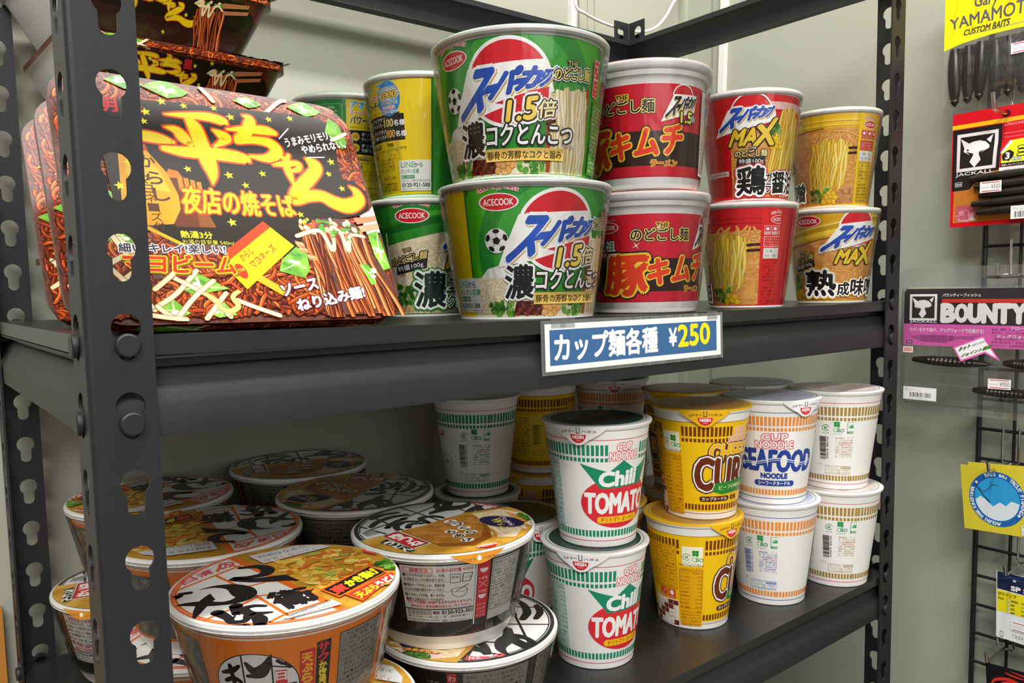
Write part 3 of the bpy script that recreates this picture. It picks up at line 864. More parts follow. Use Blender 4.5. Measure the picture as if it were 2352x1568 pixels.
    # lifted noodles beside the logo
    if red:
        a.poly([(26, 76), (46, 80), (47, 40), (30, 38), (24, 50)], '#d8a828'); a.strands((25, 48, 79), (14, 46, 20), 24, YEL, 3.1, 11, 0.6, 11, 3)
        greens(a, 16, 55, 25, 69, 12, 5, 2.4); corn(a, 18, 47, 2.5, 5); corn(a, 15, 51, 2.3, 8)
    else:
        greens(a, -78, 12, -60, 28, 20, 6, 2.6); corn(a, -76, 6, 3.0, 6); corn(a, -68, 9, 2.6, 9)
        emblem(a, -47, 85.0, 0.98)
    # logo
    if red:
        a.ring(-1, 77, 16.2, 17.4, WHT, 40, 0.0, PI); a.poly([(-34, 58), (-20, 81), (18, 83), (21, 68)], WHT)
        logo_word(a, [(-28, 63), (17, 71), (17, 82), (-18, 81)])
        a.poly([(-14, 61), (20, 69.5), (20, 67.5)], '#d3202c')
    else:
        logo_disc(a, 1, 77, 17, 18); a.poly([(-37, 51), (-17, 79), (24, 80), (26, 66), (-14, 56)], WHT)
        logo_word(a, [(-33, 54), (23, 67), (24, 79), (-15, 78)]); a.poly([(-12, 56), (24, 66.5), (24, 64)], '#d3202c')
    y0 = 49 if red else 41
    gold_word(a, 'MA', [(-20.5, y0), (3, y0), (6, y0+14.5), (-15, y0+13.5)], '#e8c330', '#2c2108', (0.08, 0.04)); gold_word(a, 'X', [(1, y0-1), (19, y0), (22, y0+23), (4, y0+15)], '#edc935', '#2c2108', (0.08, 0.04))
    if red:
        a.text('THE', 0.5, 45.2, 2.4, '#f2e9cc', 0.0, [(0.14, '#2b2412')], anchor='c'); gold_word(a, 'のどごし麺', [(-15, 38.8), (13.5, 38.8), (13.5, 44.6), (-15, 44.6)], '#f1e3a0', '#2b2412', (0.13, 0.02))
        a.poly([(-14.5, 31), (12.5, 31), (11.5, 38), (-13, 38)], '#2a2626'); a.text('特盛100g', -11.5, 32.2, 4.8, WHT, 0.0, w=22); a.text('(当社比)', -12.5, 28.6, 2.2, WHT, 0.0, [(0.1, '#2a2626')])
        ws = (('鶏', [(-14.5, 5), (12.5, 5.5), (13, 30.5), (-13, 29)]), ('ガ', [(13.5, 16.5), (19.5, 16.5), (19.5, 24), (13.5, 24)]), ('ラ', [(13.5, 7), (19.5, 7), (19.5, 14.5), (13.5, 14.5)]), ('醤', [(20.5, 6), (36, 7), (36, 25), (20.5, 25)]), ('油', [(37, 6), (53, 6), (53, 26), (37, 26)]))
        for s, q in ws: a.quad(s, q, '#c81b26', 0.13)
        for s, q in ws: a.quad(s, q, WHT, 0.09)
        for s, q in ws: a.quad(s, q, BLK, 0.03)
        a.text('ラーメン', 31, 2.6, 2, WHT, 0.03, [(0.1, '#8c3a1a')])
    else:
        gold_word(a, 'のどごし麺', [(-66, 41.5), (-42, 47), (-41, 53), (-65, 47.5)], '#e8d98a', '#2b2412', (0.13, 0.02)); a.text('THE', -54, 52, 2.4, '#f2e9cc', 0.0, [(0.14, '#2b2412')], anchor='c', rot=.2)
        a.poly([(-64, 33), (-40, 39), (-41, 45.5), (-64, 40)], '#2a2626'); a.text('特盛100g', -62, 34.5, 4.8, WHT, 0.0, w=20, rot=0.24); a.text('(当社比)', -62, 31, 2.2, WHT, 0.0, [(0.1, '#2a2626')], rot=.2)
        ws = (('熟', [(-51, 8), (-19, 8), (-19, 34), (-51, 34)]), ('成', [(-17, 8), (-4, 8), (-4, 21.5), (-17, 21.5)]), ('味', [(-2, 8), (16, 8), (16, 25), (-2, 25)]), ('噌', [(18, 8), (37, 8), (37, 26), (18, 26)]))
        for s, q in ws: a.quad(s, q, '#d8a93a', 0.13)
        for s, q in ws: a.quad(s, q, WHT, 0.09)
        for s, q in ws: a.quad(s, q, BLK, 0.03)
    return a
# -------- tall green cup of the same line, only its left half shows
def art_green_tall():
    a = Art()
    a.rect(-126, 2, 126, 92, '#2f8a2c')
    a.poly([(-126, 74), (-24, 74), (20, 83), (126, 86), (126, 80), (20, 77), (-24, 68), (-126, 68)], '#1d6a25'); a.poly([(-24, 78), (20, 88), (126, 91), (126, 88), (20, 84)], '#4fae3a')
    a.poly([(-26, 3), (126, 3), (126, 74), (24, 70), (-26, 59)], 'cream'); a.rect(-27, 3, -25.6, 70, '#e9efe2')
    a.noodles([(-24, 18), (40, 18), (40, 66), (-24, 54)], 40, [('#cfb684', '#eadbb9', '#fbf5e4')], 2.8, 5, (12, 24), 0.07)
    emblem(a, -1.7, 83, 0.98)
    a.text('THE', -7, 54, 2.8, '#e9d68a', 0.0, [(0.12, '#2b2412')], anchor='c', rot=.2)
    gold_word(a, 'のどごし麺', [(-23, 42), (9, 48.5), (10, 55), (-22, 48.5)], '#e5d27a', '#2b2412', (0.13, 0.02))
    a.poly([(-18.5, 35), (9, 40.5), (10, 48), (-18, 42.5)], '#2a2626'); a.text('特盛100g', -16, 36.5, 5.2, WHT, 0.0, w=23, rot=0.2); a.text('(当社比)', -16.5, 33, 2.2, '#3a3a2a', 0.0, rot=.2)
    greens(a, -18, 8, -4, 26, 34, 8, 2.4)
    for i in range(9): a.blob(-17+i*1.6, 4.5+(i % 3)*2, 1.9, '#e6c27e', i, hi='#f7e6bd')
    logo_word(a, [(24, 56), (80, 68), (80, 82), (40, 84)])
    gold_word(a, 'MAX', [(26, 40), (70, 40), (74, 60), (30, 56)], '#e8c330', '#2c2108', (0.08, 0.04))
    ws = (('濃', [(-1.5, 8), (26, 8), (26, 37), (-1.5, 37)]), ('コ', [(29, 22), (37, 22), (37, 31), (29, 31)]), ('ク', [(29, 8), (37, 8), (37, 18), (29, 18)]), ('と', [(40, 7), (52, 7), (52, 22), (40, 22)]))
    for s, q in ws: a.quad(s, q, '#3a8a36', 0.13)
    for s, q in ws: a.quad(s, q, WHT, 0.085)
    for s, q in ws: a.quad(s, q, '#23302a', 0.03)
    a.rect(-60, 3, -28, 70, '#2a7a2a'); a.greek(-56, 6, -30, 80, 14, '#86bb7c', 4)
    return a
# -------- green cup carrying a yellow campaign panel
def art_campaign():
    a = Art()
    a.rect(-126, 2, 126, 92, '#2f9440')
    a.rect(-126, 2, -36.5, 92, '#26873a')
    a.frame(-92, 66, -39, 88, 0.3, '#a5d6a2'); a.greek(-90, 67.5, -41, 87, 6, '#bfe3b8', 4); a.frame(-92, 6, -39, 64, 0.3, '#a5d6a2'); a.greek(-90, 8, -41, 62, 14, '#8fc98f', 7)
    a.rect(-36, 2, 34, 92, '#efcf22'); a.rect(34, 2, 35.5, 92, '#1f6a2c')
    a.text('アオ・ゴール', -33, 84.5, 6.5, '#2aa3d8', 0.03, [(0.09, WHT)], skew=.15, w=40)
    a.text('スーパーカップで', -33, 78.8, 4.2, '#e0304a', 0.02, [(0.1, WHT)], w=30); a.text('パワーチャージ!', -33, 71, 6.8, BLK, 0.03, [(0.10, '#f0e2b0')], skew=.1, w=36)
    a.greek(-33, 67.6, -2, 69.6, 1, '#5a4c10', 4)
    a.rect(-33.5, 45.5, 12.5, 66, '#211f1c'); a.poly([(-20, 60), (9, 60), (9, 67.5), (-4, 66)], '#211f1c')
    for y, s in ((60.5, 'A賞'), (51, 'B賞')):
        a.ell(-28.5, y, 3.7, 3.7, '#d2b02f'); a.text(s, -28.5, y-1.3, 2.6, '#2a2416', 0.0, anchor='c')
    a.text('オリジナル', -23, 61.2, 3.2, WHT, 0.02); a.text('ウインドブレーカー', -23, 57.2, 3.2, WHT, 0.02, w=21); a.text('オリジナル', -23, 51.6, 3.2, WHT, 0.02); a.text('今治製フェイスタオル', -23, 47.6, 3.2, WHT, 0.02, w=21)
    gold_word(a, '100', [(-6.5, 56.5), (2.5, 56.5), (2.8, 62.5), (-6.2, 62.5)], '#f3d874', '#3a2a10', (0.1, 0.02)); a.text('名様', 3.4, 56.8, 4.6, WHT, 0.02)
    gold_word(a, '900', [(-5.5, 48), (3.5, 48), (3.8, 54), (-5.2, 54)], '#f0b24a', '#3a2a10', (0.1, 0.02)); a.text('名様', 4.4, 48.3, 4.6, WHT, 0.02)
    a.ell(0, 78.2, 10.4, 13.6, '#2a87c8')
    a.text('オリジナルグッズ', 0, 84.6, 2.9, BLK, 0.03, [(0.12, WHT)], w=15.5, anchor='c', rot=.06); gold_word(a, '1000', [(-6.8, 78.2), (7.6, 79), (7.6, 84.2), (-6.8, 83.4)], '#f2c23a', '#20232a', (0.1, 0.03), WHT)
    a.text('総計', -9.4, 79.8, 2.2, BLK, 0.02, [(0.12, WHT)], w=2.2); a.text('名', 8.4, 80.5, 2.6, BLK, 0.02, [(0.12, WHT)])
    a.text('プレゼント!', 0.4, 73.6, 3.8, BLK, 0.03, [(0.12, WHT)], w=14.5, anchor='c'); a.text('さらに全員に', 0, 70.2, 2.5, '#d02a3a', 0.02, [(0.12, WHT)], w=11.5, anchor='c'); a.text('壁紙プレゼント!', 0, 66.7, 2.7, '#243f8f', 0.02, [(0.12, WHT)], w=15.5, anchor='c')
    a.rect(-33, 40.8, -14, 43.4, '#7d6c16'); a.text('レシート対象期間', -32, 41.2, 1.9, '#f0e6b0', 0.0, w=17); a.greek(-33, 37, 6, 39.8, 1, '#4a3f0e', 4, 1)
    a.rect(-33, 33.4, -22, 36, '#7d6c16'); a.greek(-33, 22, 2, 32.5, 4, '#4a3f0e', 6); a.rect(-33, 18.6, -24, 21, '#7d6c16')
    a.greek(-33, 3.5, 2, 18, 6, '#4a3f0e', 8); a.rect(-5, 41.5, 1.5, 43.6, '#7d6c16'); a.greek(-4, 38.6, 13, 41, 1, '#4a3f0e', 9, 1); a.greek(-5, 31, 4, 36, 2, '#6a5b14', 10)
    a.rect(5.2, 5, 33.6, 29.2, '#f0f1ea')
    a.text('LINE', 7, 23.4, 4.4, '#4d9a5c'); a.text('から', 19, 23.6, 3.4, '#3d3d3d', 0.02); a.text('カンタン応募', 7, 18.6, 3.6, '#4d9a5c', 0.02, w=16); a.rect(7, 14.6, 19, 17.4, '#4d9a5c'); a.text('詳しくはコチラ', 7.6, 15.1, 1.9, WHT, 0.02, w=10.5)
    a.text('キャンペーンに関するお問い合わせ先', 7, 12, 2.0, '#3a3a3a', 0.0, w=25.5); a.text('0120-921-588', 7, 8, 3.2, '#2a2a2a', 0.02, w=25.5); a.greek(7, 6, 32, 7.4, 1, '#4a4a4a', 3)
    a.rect(36, 2, 90, 92, '#3a9a3a')
    return a

# -------- 96 mm paper cups with the striped bands
def bars(a, k, y0, y1, gaps=(), p=3.55, w=2.35, x0=-125.6, x1=125.6):
    rs = []; x = x0
    while x < x1:
        if not any(g0 < x+w/2 < g1 for g0, g1 in gaps): rs.append((x, y0, x+w, y1))
        x += p
    a.rects(rs, k)
def cup_base(a, k, line, gaps, lowgaps=(), yel=None):
    if yel: a.rect(-125.66, 8.2, 125.66, 94.5, yel)
    softline(a, -125.6, 125.6, 94.6, line, 0.6); softline(a, -125.6, 125.6, 6.2, line, 0.6)
    bars(a, k, 81.2, 90.4, gaps); bars(a, k, 75.8, 79.2, gaps); bars(a, k, 9.8, 15.4, lowgaps)
def cup_word(a, x0, x1, y0, y1, fill, ol):
    m = (y0+y1)/2
    a.quad('CUP', [(x0+6, m+0.6), (x1-6, m+1.4), (x1-6, y1), (x0+6, y1-.8)], ol, 0.10); a.quad('CUP', [(x0+6, m+0.6), (x1-6, m+1.4), (x1-6, y1), (x0+6, y1-.8)], fill, 0.03)
    q = [(x0, y0), (x1, y0+.6), (x1, m), (x0, m-.4)]
    a.quad('NOODLE', q, ol, 0.10); a.quad('NOODLE', q, fill, 0.03)
def eco_marks(a, c, y, g='#2f9a52', dx=(-13, -2, 12)):
    x = c+dx[0]; a.ring(x, y, 2.9, 3.5, g, 24, 0.4, 5.6); a.text('紙', x, y-1.5, 3, g, 0.02, anchor='c'); a.text('カップ', x, y-6.6, 1.8, g, 0.02, anchor='c')
    x = c+dx[1]
    for k in range(4): a.ell(x-.4+1.9*math.cos(0.8+k*PI/2), y+4.2+1.9*math.sin(0.8+k*PI/2), 1.7, 1.5, g, 12)
    a.ribbon([(x, y+3, .6), (x+.6, y+1, .6), (x+2.2, y+.2, .6)], g); a.text('BO', x+3.4, y-4.2, 3.6, g, 0.02, anchor='c'); a.ring(x-1.4, y-2.2, 1.7, 2.1, g, 18); a.text('バイオマス', x, y-7.2, 1.6, g, 0.0, anchor='c')
    if len(dx) > 2:
        x = c+dx[2]; a.rect(x-4.6, y-5.6, x+4.6, y+6.4, g); a.rect(x-4.2, y-3.4, x+4.2, y+6, '#e6efe6')
        for k in range(9):
            an = PI*k/8; a.ribbon([(x, y+.2, .35), (x+3*math.cos(an), y+.4+3.4*math.sin(an), .7)], g)
        a.text('MIXED', x, y-5.2, 1.3, WHT, 0.0, anchor='c')
def halfmoon(a, x, y, r, tilt=0.0):
    a.raw(ellpts(x, y, r, r*1.05, 20, tilt, PI, 2*PI), [tuple(range(21))], '#d6202f'); a.text('NISSIN', x, y-r*0.52, r*0.42, WHT, 0.04, w=r*1.4, anchor='c', rot=tilt); a.text('日清食品', x, y-r*0.82, r*0.18, '#f3c7c7', 0.0, w=r*.6, anchor='c', rot=tilt)
def cup_back(a, c, col_, tagtxt, tagfill, tagink, g='#2f9a52', digits='4969 8626', lite=None):
    eco_marks(a, c, 68, g)
    a.rect(c+20, 65.5, c+52, 70.5, tagfill); a.ell(c+20, 68, 2.5, 2.5, tagfill); a.text(tagtxt, c+21, 66.2, 3.5, tagink, 0.03, w=29); a.text('http://cupnoodle.jp', c+26, 62.8, 1.8, tagfill, 0.0, w=20)
    a.barcode(c-20, 32, c-10, 60, digits, 5, True, None, '#3a3a3a' if not lite else lite)
    a.greek(c-4, 36, c+38, 59, 9, col_, int(c)+3, 0.9); a.greek(c+2, 49, c+24, 53.6, 2, '#dd6a72', 8)
    a.frame(c-14, 17.5, c+22, 26.5, 0.35, col_); a.greek(c-12.5, 18.3, c+20.5, 26, 3, col_, 5); a.text('0120-923-301', c+3, 23.4, 2.2, col_, 0.02, w=16)
    a.rect(c+25, 18, c+46, 36, '#e8e4da'); a.rects([(c+25+i*5.2, 18+j*4.5, c+25+i*5.2+4.9, 18+j*4.5+4.1) for i in range(4) for j in range(4) if (i*3+j*5) % 4 < 2], col_); a.greek(c+25, 18, c+46, 36, 4, '#8a8a86', 8)
    a.greek(c-22, 26, c-16, 29, 2, col_, 4)
    a.ring(c-39, 37, 8, 8.5, col_, 36); a.text('JAS', c-39, 35, 4.2, col_, 0.02, anchor='c'); a.greek(c-45, 21, c-33, 26, 2, col_, 3)
    halfmoon(a, c-44, 71, 5.6)
NUT = ['354kcal', '8.4g', '15.4g', '45.5g', '4.0g', '1.7g', '2.3g', '0.45mg', '0.25mg', '96mg']
def nutrition(a, x0, x1, y0, y1, bg, ink, vals):
    if bg: a.rect(x0, y0, x1, y1, bg)
    a.frame(x0+.6, y0+(y1-y0)*.3, x1-.6, y1-3.4, 0.3, ink); a.greek(x0+1, y1-3, x1-1, y1-.4, 1, ink, 4)
    h = (y1-3.4-(y0+(y1-y0)*.3))/len(vals)
    for i, v in enumerate(vals):
        y = y1-3.6-h*(i+1); a.text(v, x1-1.2, y+h*.25, h*.55, ink, 0.0, anchor='r', sx=0.95); a.greek(x0+1.2, y+h*.15, x0+(x1-x0)*.5, y+h*.85, 1, ink, i+3, 1, words=T_NUT)
    a.greek(x0+1.2, y0+.5, x1-1.2, y0+(y1-y0)*.28, 5, ink, 9)
def art_chili():
    a = Art(); g = '#1f8a68'
    cup_base(a, g, '#d4405c', [(0.5, 29)], [])
    cup_word(a, 2.5, 27.5, 76.5, 92, WHT, '#e0525c')
    a.ell(13, 40, 35, 22.5, '#de3038', 56)
    a.poly([(-21.5, 74.5), (2, 66.8), (14.5, 76.5), (27, 67), (46, 75), (36, 54), (-5, 52.5)], g)
    a.quad('Chili', [(-5.5, 54.6), (27.5, 55.4), (28.5, 68.2), (-5.5, 66.4)], WHT, 0.05)
    q = [(-18.5, 31), (45, 30.5), (45, 47.8), (-18, 48.5)]
    a.quad('TOMATO', q, WHT, 0.05)
    a.rect(-5, 22, 32, 27.8, '#f3c61c'); a.ell(-5, 24.9, 2.9, 2.9, '#f3c61c'); a.ell(32, 24.9, 2.9, 2.9, '#f3c61c'); a.text('チリトマト ヌードル', -4.5, 22.9, 4.0, '#d8381f', 0.03, w=36)
    nutrition(a, -66, -41.5, 15.8, 77, '#cfe2da', '#2f7a68', NUT)
    cup_back(a, 112, '#3f8c78', 'チリトマト ヌードル', '#e9b93a', '#c93a2a', '#1f8a68', '4902105 262414')
    return a
def art_curry():
    a = Art(); b = '#7a3a12'
    cup_base(a, b, '#a85a1c', [(-74, -52.5), (-7, 16)], [(-76, -51)], '#f6c510')
    cup_word(a, -9, 15, 73, 89, '#f0a08e', '#f8e3cf')
    q = [(-26.5, 58.5), (22, 57.5), (22, 72.5), (-25.5, 74)]
    a.quad('CHEESE', [(x+.5, y-.7) for x, y in q], '#6b3a10', 0.17); a.quad('CHEESE', q, '#fbe9b0', 0.075); a.quad('CHEESE', q, '#f6b91c', 0.045); 
    q = [(-39.5, 30), (45, 28.5), (44, 58), (-38.5, 60.5)]
    a.quad('CURRY', q, '#5d2a10', 0.125); a.quad('CURRY', q, WHT, 0.085); a.quad('CURRY', q, '#6d2d12', 0.045)
    a.poly([(-23, 28), (-20, 36), (34, 40), (30, 28), (-12, 25)], '#2f8a36'); a.text('ビーフの味わい', -16, 29.3, 4.2, '#e6e6a8', 0.02, w=34, rot=.04)
    a.rect(-33, 18.2, -6, 23.4, '#5b2a12'); a.ell(-33, 20.8, 2.6, 2.6, '#5b2a12'); a.ell(-6, 20.8, 2.6, 2.6, '#5b2a12'); a.text('カップヌードル', -33, 19.2, 3.4, WHT, 0.02, w=27); a.text('欧風', -1, 18.8, 4.6, b, 0.04)
    a.rect(-71, 65, -53, 84.5, '#fbf6dc', False); eco_marks(a, -58, 74, '#2f9a3a', (-9, -1)); a.text('http://cupnoodle.jp', -74, 69.2-4.2, 1.9, b, 0.02, w=22)
    nutrition(a, -74.5, -52, 4.2, 63.5, '#eaa810', '#84430e', ['420kcal', '8.8g', '21.9g', '46.9g', '4.4g', '2.1g', '2.3g', '0.21mg', '0.25mg', '124mg'])
    a.rect(-113, 40, -76, 84, '#e9ab12'); a.greek(-111.5, 41, -77.5, 83, 13, '#84430e', 5); a.frame(-112.6, 40.4, -76.4, 83.6, 0.3, '#84430e')
    for i, x in enumerate((-97, -87)):
        a.rect(x, 30, x+8.5, 39, '#e0562a'); a.ell(x+4.2, 35.4, 2.2, 2.6, WHT, 12) if i else a.ribbon([(x+1, 31, .6), (x+7.5, 38, .6)], '#f3b09a'); a.greek(x+.6, 30.3, x+8, 32, 1, WHT, i)
    a.rect(-106, 3, -76, 28.5, '#efe4dc'); a.rects([(-106+i*6, 3+j*5, -106+i*6+5.7, 3+j*5+4.7) for i in range(5) for j in range(5) if (i*2+j*3) % 5 in (0, 3)], '#6b2f1c'); a.greek(-105, 4, -77, 27, 5, '#9a6a58', 5)
    a.rect(70, 20, 112, 72, '#f7d64a'); a.barcode(95, 34, 106, 62, '4902105', 4, True, '#f3e24a', '#2a2a18'); a.greek(72, 22, 93, 70, 14, '#84430e', 6); a.greek(94, 22, 112, 31, 3, '#3a2a10', 7)
    a.ring(118, 40, 7, 7.5, b, 30)
    return a
def art_seafood():
    a = Art(); o = '#f0913c'; bl = '#2a459c'
    cup_base(a, o, bl, [], [])
    a.rect(-18, 57, 20, 75.5, WHT); cup_word(a, -17, 18.5, 58, 73.5, WHT, '#e0405c')
    q = [(-34, 35), (44.5, 34.5), (45, 55.5), (-33, 57)]
    a.quad('SEAFOOD', q, bl, 0.05)
    a.ribbon(catmull([(-30, 43, .9), (-15, 44, .9), (0, 48, .9), (15, 47, .9), (30, 43, .9), (44, 45, .9)], 6), '#e8ecf6'); a.ribbon(catmull([(-30, 41.3, .5), (-15, 42, .5), (0, 46, .5), (15, 45, .5), (30, 41, .5), (44, 43, .5)], 6), '#e8ecf6')
    a.text('NOODLE', 1, 27.5, 5.0, bl, 0.06, w=27, anchor='c')
    a.rect(-17, 19.4, 20, 25.2, bl); a.ell(-17, 22.3, 2.9, 2.9, bl); a.ell(20, 22.3, 2.9, 2.9, bl); a.text('シーフードヌードル', 1.5, 20.5, 3.7, WHT, 0.03, w=34, anchor='c')
    cup_back(a, 112, '#5a74b6', 'シーフードヌードル', '#3a55a8', WHT, '#2f9a52', '4969 8633', '#6c7fb4')
    a.rect(150, 0, 150, 0, bl)
    nutrition(a, -70, -44, 18, 74, '#e3e8f3', '#4a62a8', NUT)
    return a
def art_regular():
    a = Art(); o = '#a8863a'
    cup_base(a, o, '#d8405c', [], [])
    cup_word(a, -22, 22, 44, 68, WHT, '#d8303c')
    cup_back(a, 112, '#b59a62', 'カップヌードル', '#de4a5c', WHT, '#2f9a52', '4969 8626')
    nutrition(a, -70, -44, 18, 74, '#ece4d0', '#a08850', NUT)
    return a

# ------------------------------------------------------------------ cup builders
PROTO = {}
def proto(name, parts):
    PROTO[name] = parts
def body_mesh(name, prof, keys, art, fn, step=3.2, clip=None):
    m = MB(); m.lathe(prof, keys, 96)
    art.apply(m, fn, step, clip)
    me = m.mesh(name); return me
def film_mesh(r0, z0, r1, z1, seed):
    """crinkled clear shrink film hanging from the rim to the foot"""
    rd = random.Random(seed); m = MB(); n, k = 96, 14
    amp = [rd.uniform(0, 1) for _ in range(n)]
    for j in range(k+1):
        t = j/k; z = z1+(z0-z1)*t
        for i in range(n):
            a = 2*PI*i/n
            r = r1+(r0-r1)*t+0.5*math.sin(a*23+seed+4*t)*t*(1-t)*2+1.6*(amp[i]-0.4)*t*(1-t)**2
            m.v.append((r*math.cos(a), r*math.sin(a), z))
    q = m.mi('shrink')
    for j in range(k):
        for i in range(n):
            m.f.append((j*n+i, (j+1)*n+i, (j+1)*n+(i+1) % n, j*n+(i+1) % n)); m.m.append(q)
    m.recalc = False
    return m.mesh('shrink_film')
def lid_mesh(r, z, skirt, key, edge, art=None):
    m = MB(); m.lathe([(r+.25, z-skirt), (r+.5, z-skirt*.6), (r+.2, z-.3), (r-1.4, z)], edge, 96); m.lathe([(r-1.4, z), (r*.5, z+.1), (0.01, z+.1)], key, 96)
    if art: art.apply(m, on_disc(z+.1, r-1.5), None)
    return m.mesh('lid')
def tab_mesh(r, z, drop, wid, paint, ink, slope=0.10):
    """peel tab folded down over the rim"""
    m = MB(); fn = lambda u, v, w: ((r+.35+(v)*slope*0.6+w)*math.cos(u/r), (r+.35+v*slope*0.6+w)*math.sin(u/r), z+v)
    N = 24; K = 6
    for i in range(N+1):
        u = -wid+2*wid*i/N; q = abs(u)/wid
        d = drop*(max(0, 1-q**1.5))**1.0 if q < 1 else 0
        d = drop*(1-q)**0.75 if q > 0.35 else drop*((1-.35)**.75)+(drop-drop*((1-.35)**.75))*(1-(q/.35)**2)
        for j in range(K+1): m.v.append(fn(u, -d*j/K-.0, 0.35))
    b = m.mi(paint)
    for i in range(N):
        for j in range(K):
            m.f.append((i*(K+1)+j, i*(K+1)+j+1, (i+1)*(K+1)+j+1, (i+1)*(K+1)+j)); m.m.append(b)
    a = Art(); a.w = 0.45
    halfmoon(a, 0, -drop*.42, drop*.44)
    a.rects([(-1.6, -drop*.34, -1.0, -.3), (1.0, -drop*.34, 1.6, -.3), (-1.6, -drop*.36, 1.6, -drop*.32)], ink)
    a.text('コチラヘ', -3, -drop*.30, drop*.13, ink, 0.02, anchor='r', w=drop*.8, rot=.10); a.text('ハガス', 3, -drop*.30, drop*.13, ink, 0.02, w=drop*.8, rot=-.02)
    a.apply(m, fn, 3.0)
    return m.mesh('tab')
def make(name, kind, label, cat, x, y, z, a0, group, tab=None, lid_rot=0.0):
    t = thing(name, label, cat, x, y, z, 0, group)
    for pn, me in PROTO[kind].items():
        if pn == 'tab': continue
        o = bpy.data.objects.new(pn, me); col.objects.link(o); o.parent = t
        if pn == 'body': o.rotation_euler = (0, 0, math.radians(a0))
        if pn == 'lid':
            o.rotation_euler = (0, 0, math.radians(lid_rot))
            if tab is not None and 'tab' in PROTO[kind]:
                k = bpy.data.objects.new('tab', PROTO[kind]['tab']); col.objects.link(k); k.parent = o
                k.rotation_euler = (0, 0, math.radians(tab-lid_rot))
    return t
CLIP = lambda rm, y0, y1: (-PI*rm+.01, PI*rm-.01, y0, y1)
# wide green cup 132 x 98
gp = [(0.01, 1.5), (46, 1.5), (49.5, 0), (51, 0.3), (51.1, 2), (61.5, 92), (61.6, 93), (64.6, 93.3), (66, 94.6), (66, 96.6), (65.2, 97.6)]
proto('green', {'body': body_mesh('green_cup_body', gp, ['cup_white']*4+['#2f8a2c']+['pearl']*5, art_green(), on_cone(56, 51, 0, 61.5, 92), 3.2, CLIP(56, 2.2, 91.8)),
                'lid': lid_mesh(65.2, 97.8, 1.6, '#3d9a3a', '#2f8a3a'), 'shrink_film': film_mesh(52.4, 4, 66.4, 96.4, 3)})
gl = Art(); gl.ell(0, 0, 58, 58, '#57ab3c'); gl.ell(0, 0, 40, 40, '#efe3c0'); greens(gl, -30, -20, 20, 25, 40, 4, 5)
# white tub
kp = [(0.01, 2), (39, 2), (42.5, 0), (44, 1), (44.8, 4), (45.4, 9.6), (49.3, 80.4), (49.8, 83.5), (50.6, 85), (52.4, 86.4), (53.2, 90), (55, 91.2), (55.9, 93), (56, 96.4), (55, 97.4)]
proto('kimchi', {'body': body_mesh('kimchi_tub_body', kp, 'pearl', art_kimchi(), on_cone(46, 45.4, 9.6, 49.3, 80.4), 3.0, CLIP(46, 9.4, 80.2)),
                 'lid': lid_mesh(55.2, 97.8, 1.2, '#d8452e', '#d9aca0'), 'shrink_film': film_mesh(46.0, 5, 56.5, 96, 5)})
mp = [(0.01, 1.5), (30, 1.5), (33, 0), (34, 0.3), (34.1, 2), (44.3, 92), (44.6, 92.6), (46.4, 93), (47.5, 94.4), (47.5, 96.8), (46.6, 97.6)]
def tall(nm, art, paint, lk, le):
    proto(nm, {'body': body_mesh(nm+'_cup_body', mp, ['cup_white']*4+[paint]+['cup_white']*5, art, on_cone(40, 34, 0, 44.4, 92), 3.0, CLIP(40, 2.4, 91.8)),
               'lid': lid_mesh(46.8, 97.8, 1.2, lk, le), 'shrink_film': film_mesh(35.4, 4, 47.9, 96.2, 7)})
tall('red', art_max('red'), '#d31822', '#c9323a', '#d98a8a'); tall('gold', art_max('gold'), '#e0ac22', '#d8a23a', '#d9bb86')
tall('green_tall', art_green_tall(), '#2f8a2c', '#3d9a3a', '#2f8a3a'); tall('campaign', art_campaign(), '#2f9440', '#3d9a3a', '#3f9a4a')
cp = [(0.01, 3), (30, 3), (31.5, 0.4), (32.8, 0), (33.6, 0.8), (33.7, 2), (45.6, 101), (45.9, 102.6), (47.4, 103.2), (48, 104.4), (47.8, 105.8), (47, 106.4)]
def paper(nm, art, lidk, tabk, ink, clipy=(4, 97)):
    la = Art(); la.ell(0, 0, 41, 41, lidk, 60)
    la.text('CUP NOODLE', 0, 6, 9, '#c94a50', 0.02, w=52, anchor='c'); la.ring(0, 0, 43, 43.8, '#8a8a86', 60)
    la.greek(-28, -26, 28, -4, 7, '#b04a48', 5)
    proto(nm, {'body': body_mesh(nm+'_cup_body', cp, 'foam', art, on_cone(40, 33.6, 0, 45.6, 101), 3.0, CLIP(40, clipy[0], clipy[1])),
               'lid': lid_mesh(47.9, 106.8, 1.8, tabk, tabk, la), 'tab': tab_mesh(48.0, 106.2, 15.5, 25, tabk, ink)})
paper('chili', art_chili(), '#2f4a44', '#efeeeb', '#2c2c2c'); paper('curry', art_curry(), '#b9842a', '#efb818', '#3a2408', (2, 97))
paper('seafood', art_seafood(), '#b9c0d8', '#ecebea', '#26304f'); paper('regular', art_regular(), '#d9c6c0', '#ecebe8', '#333333')

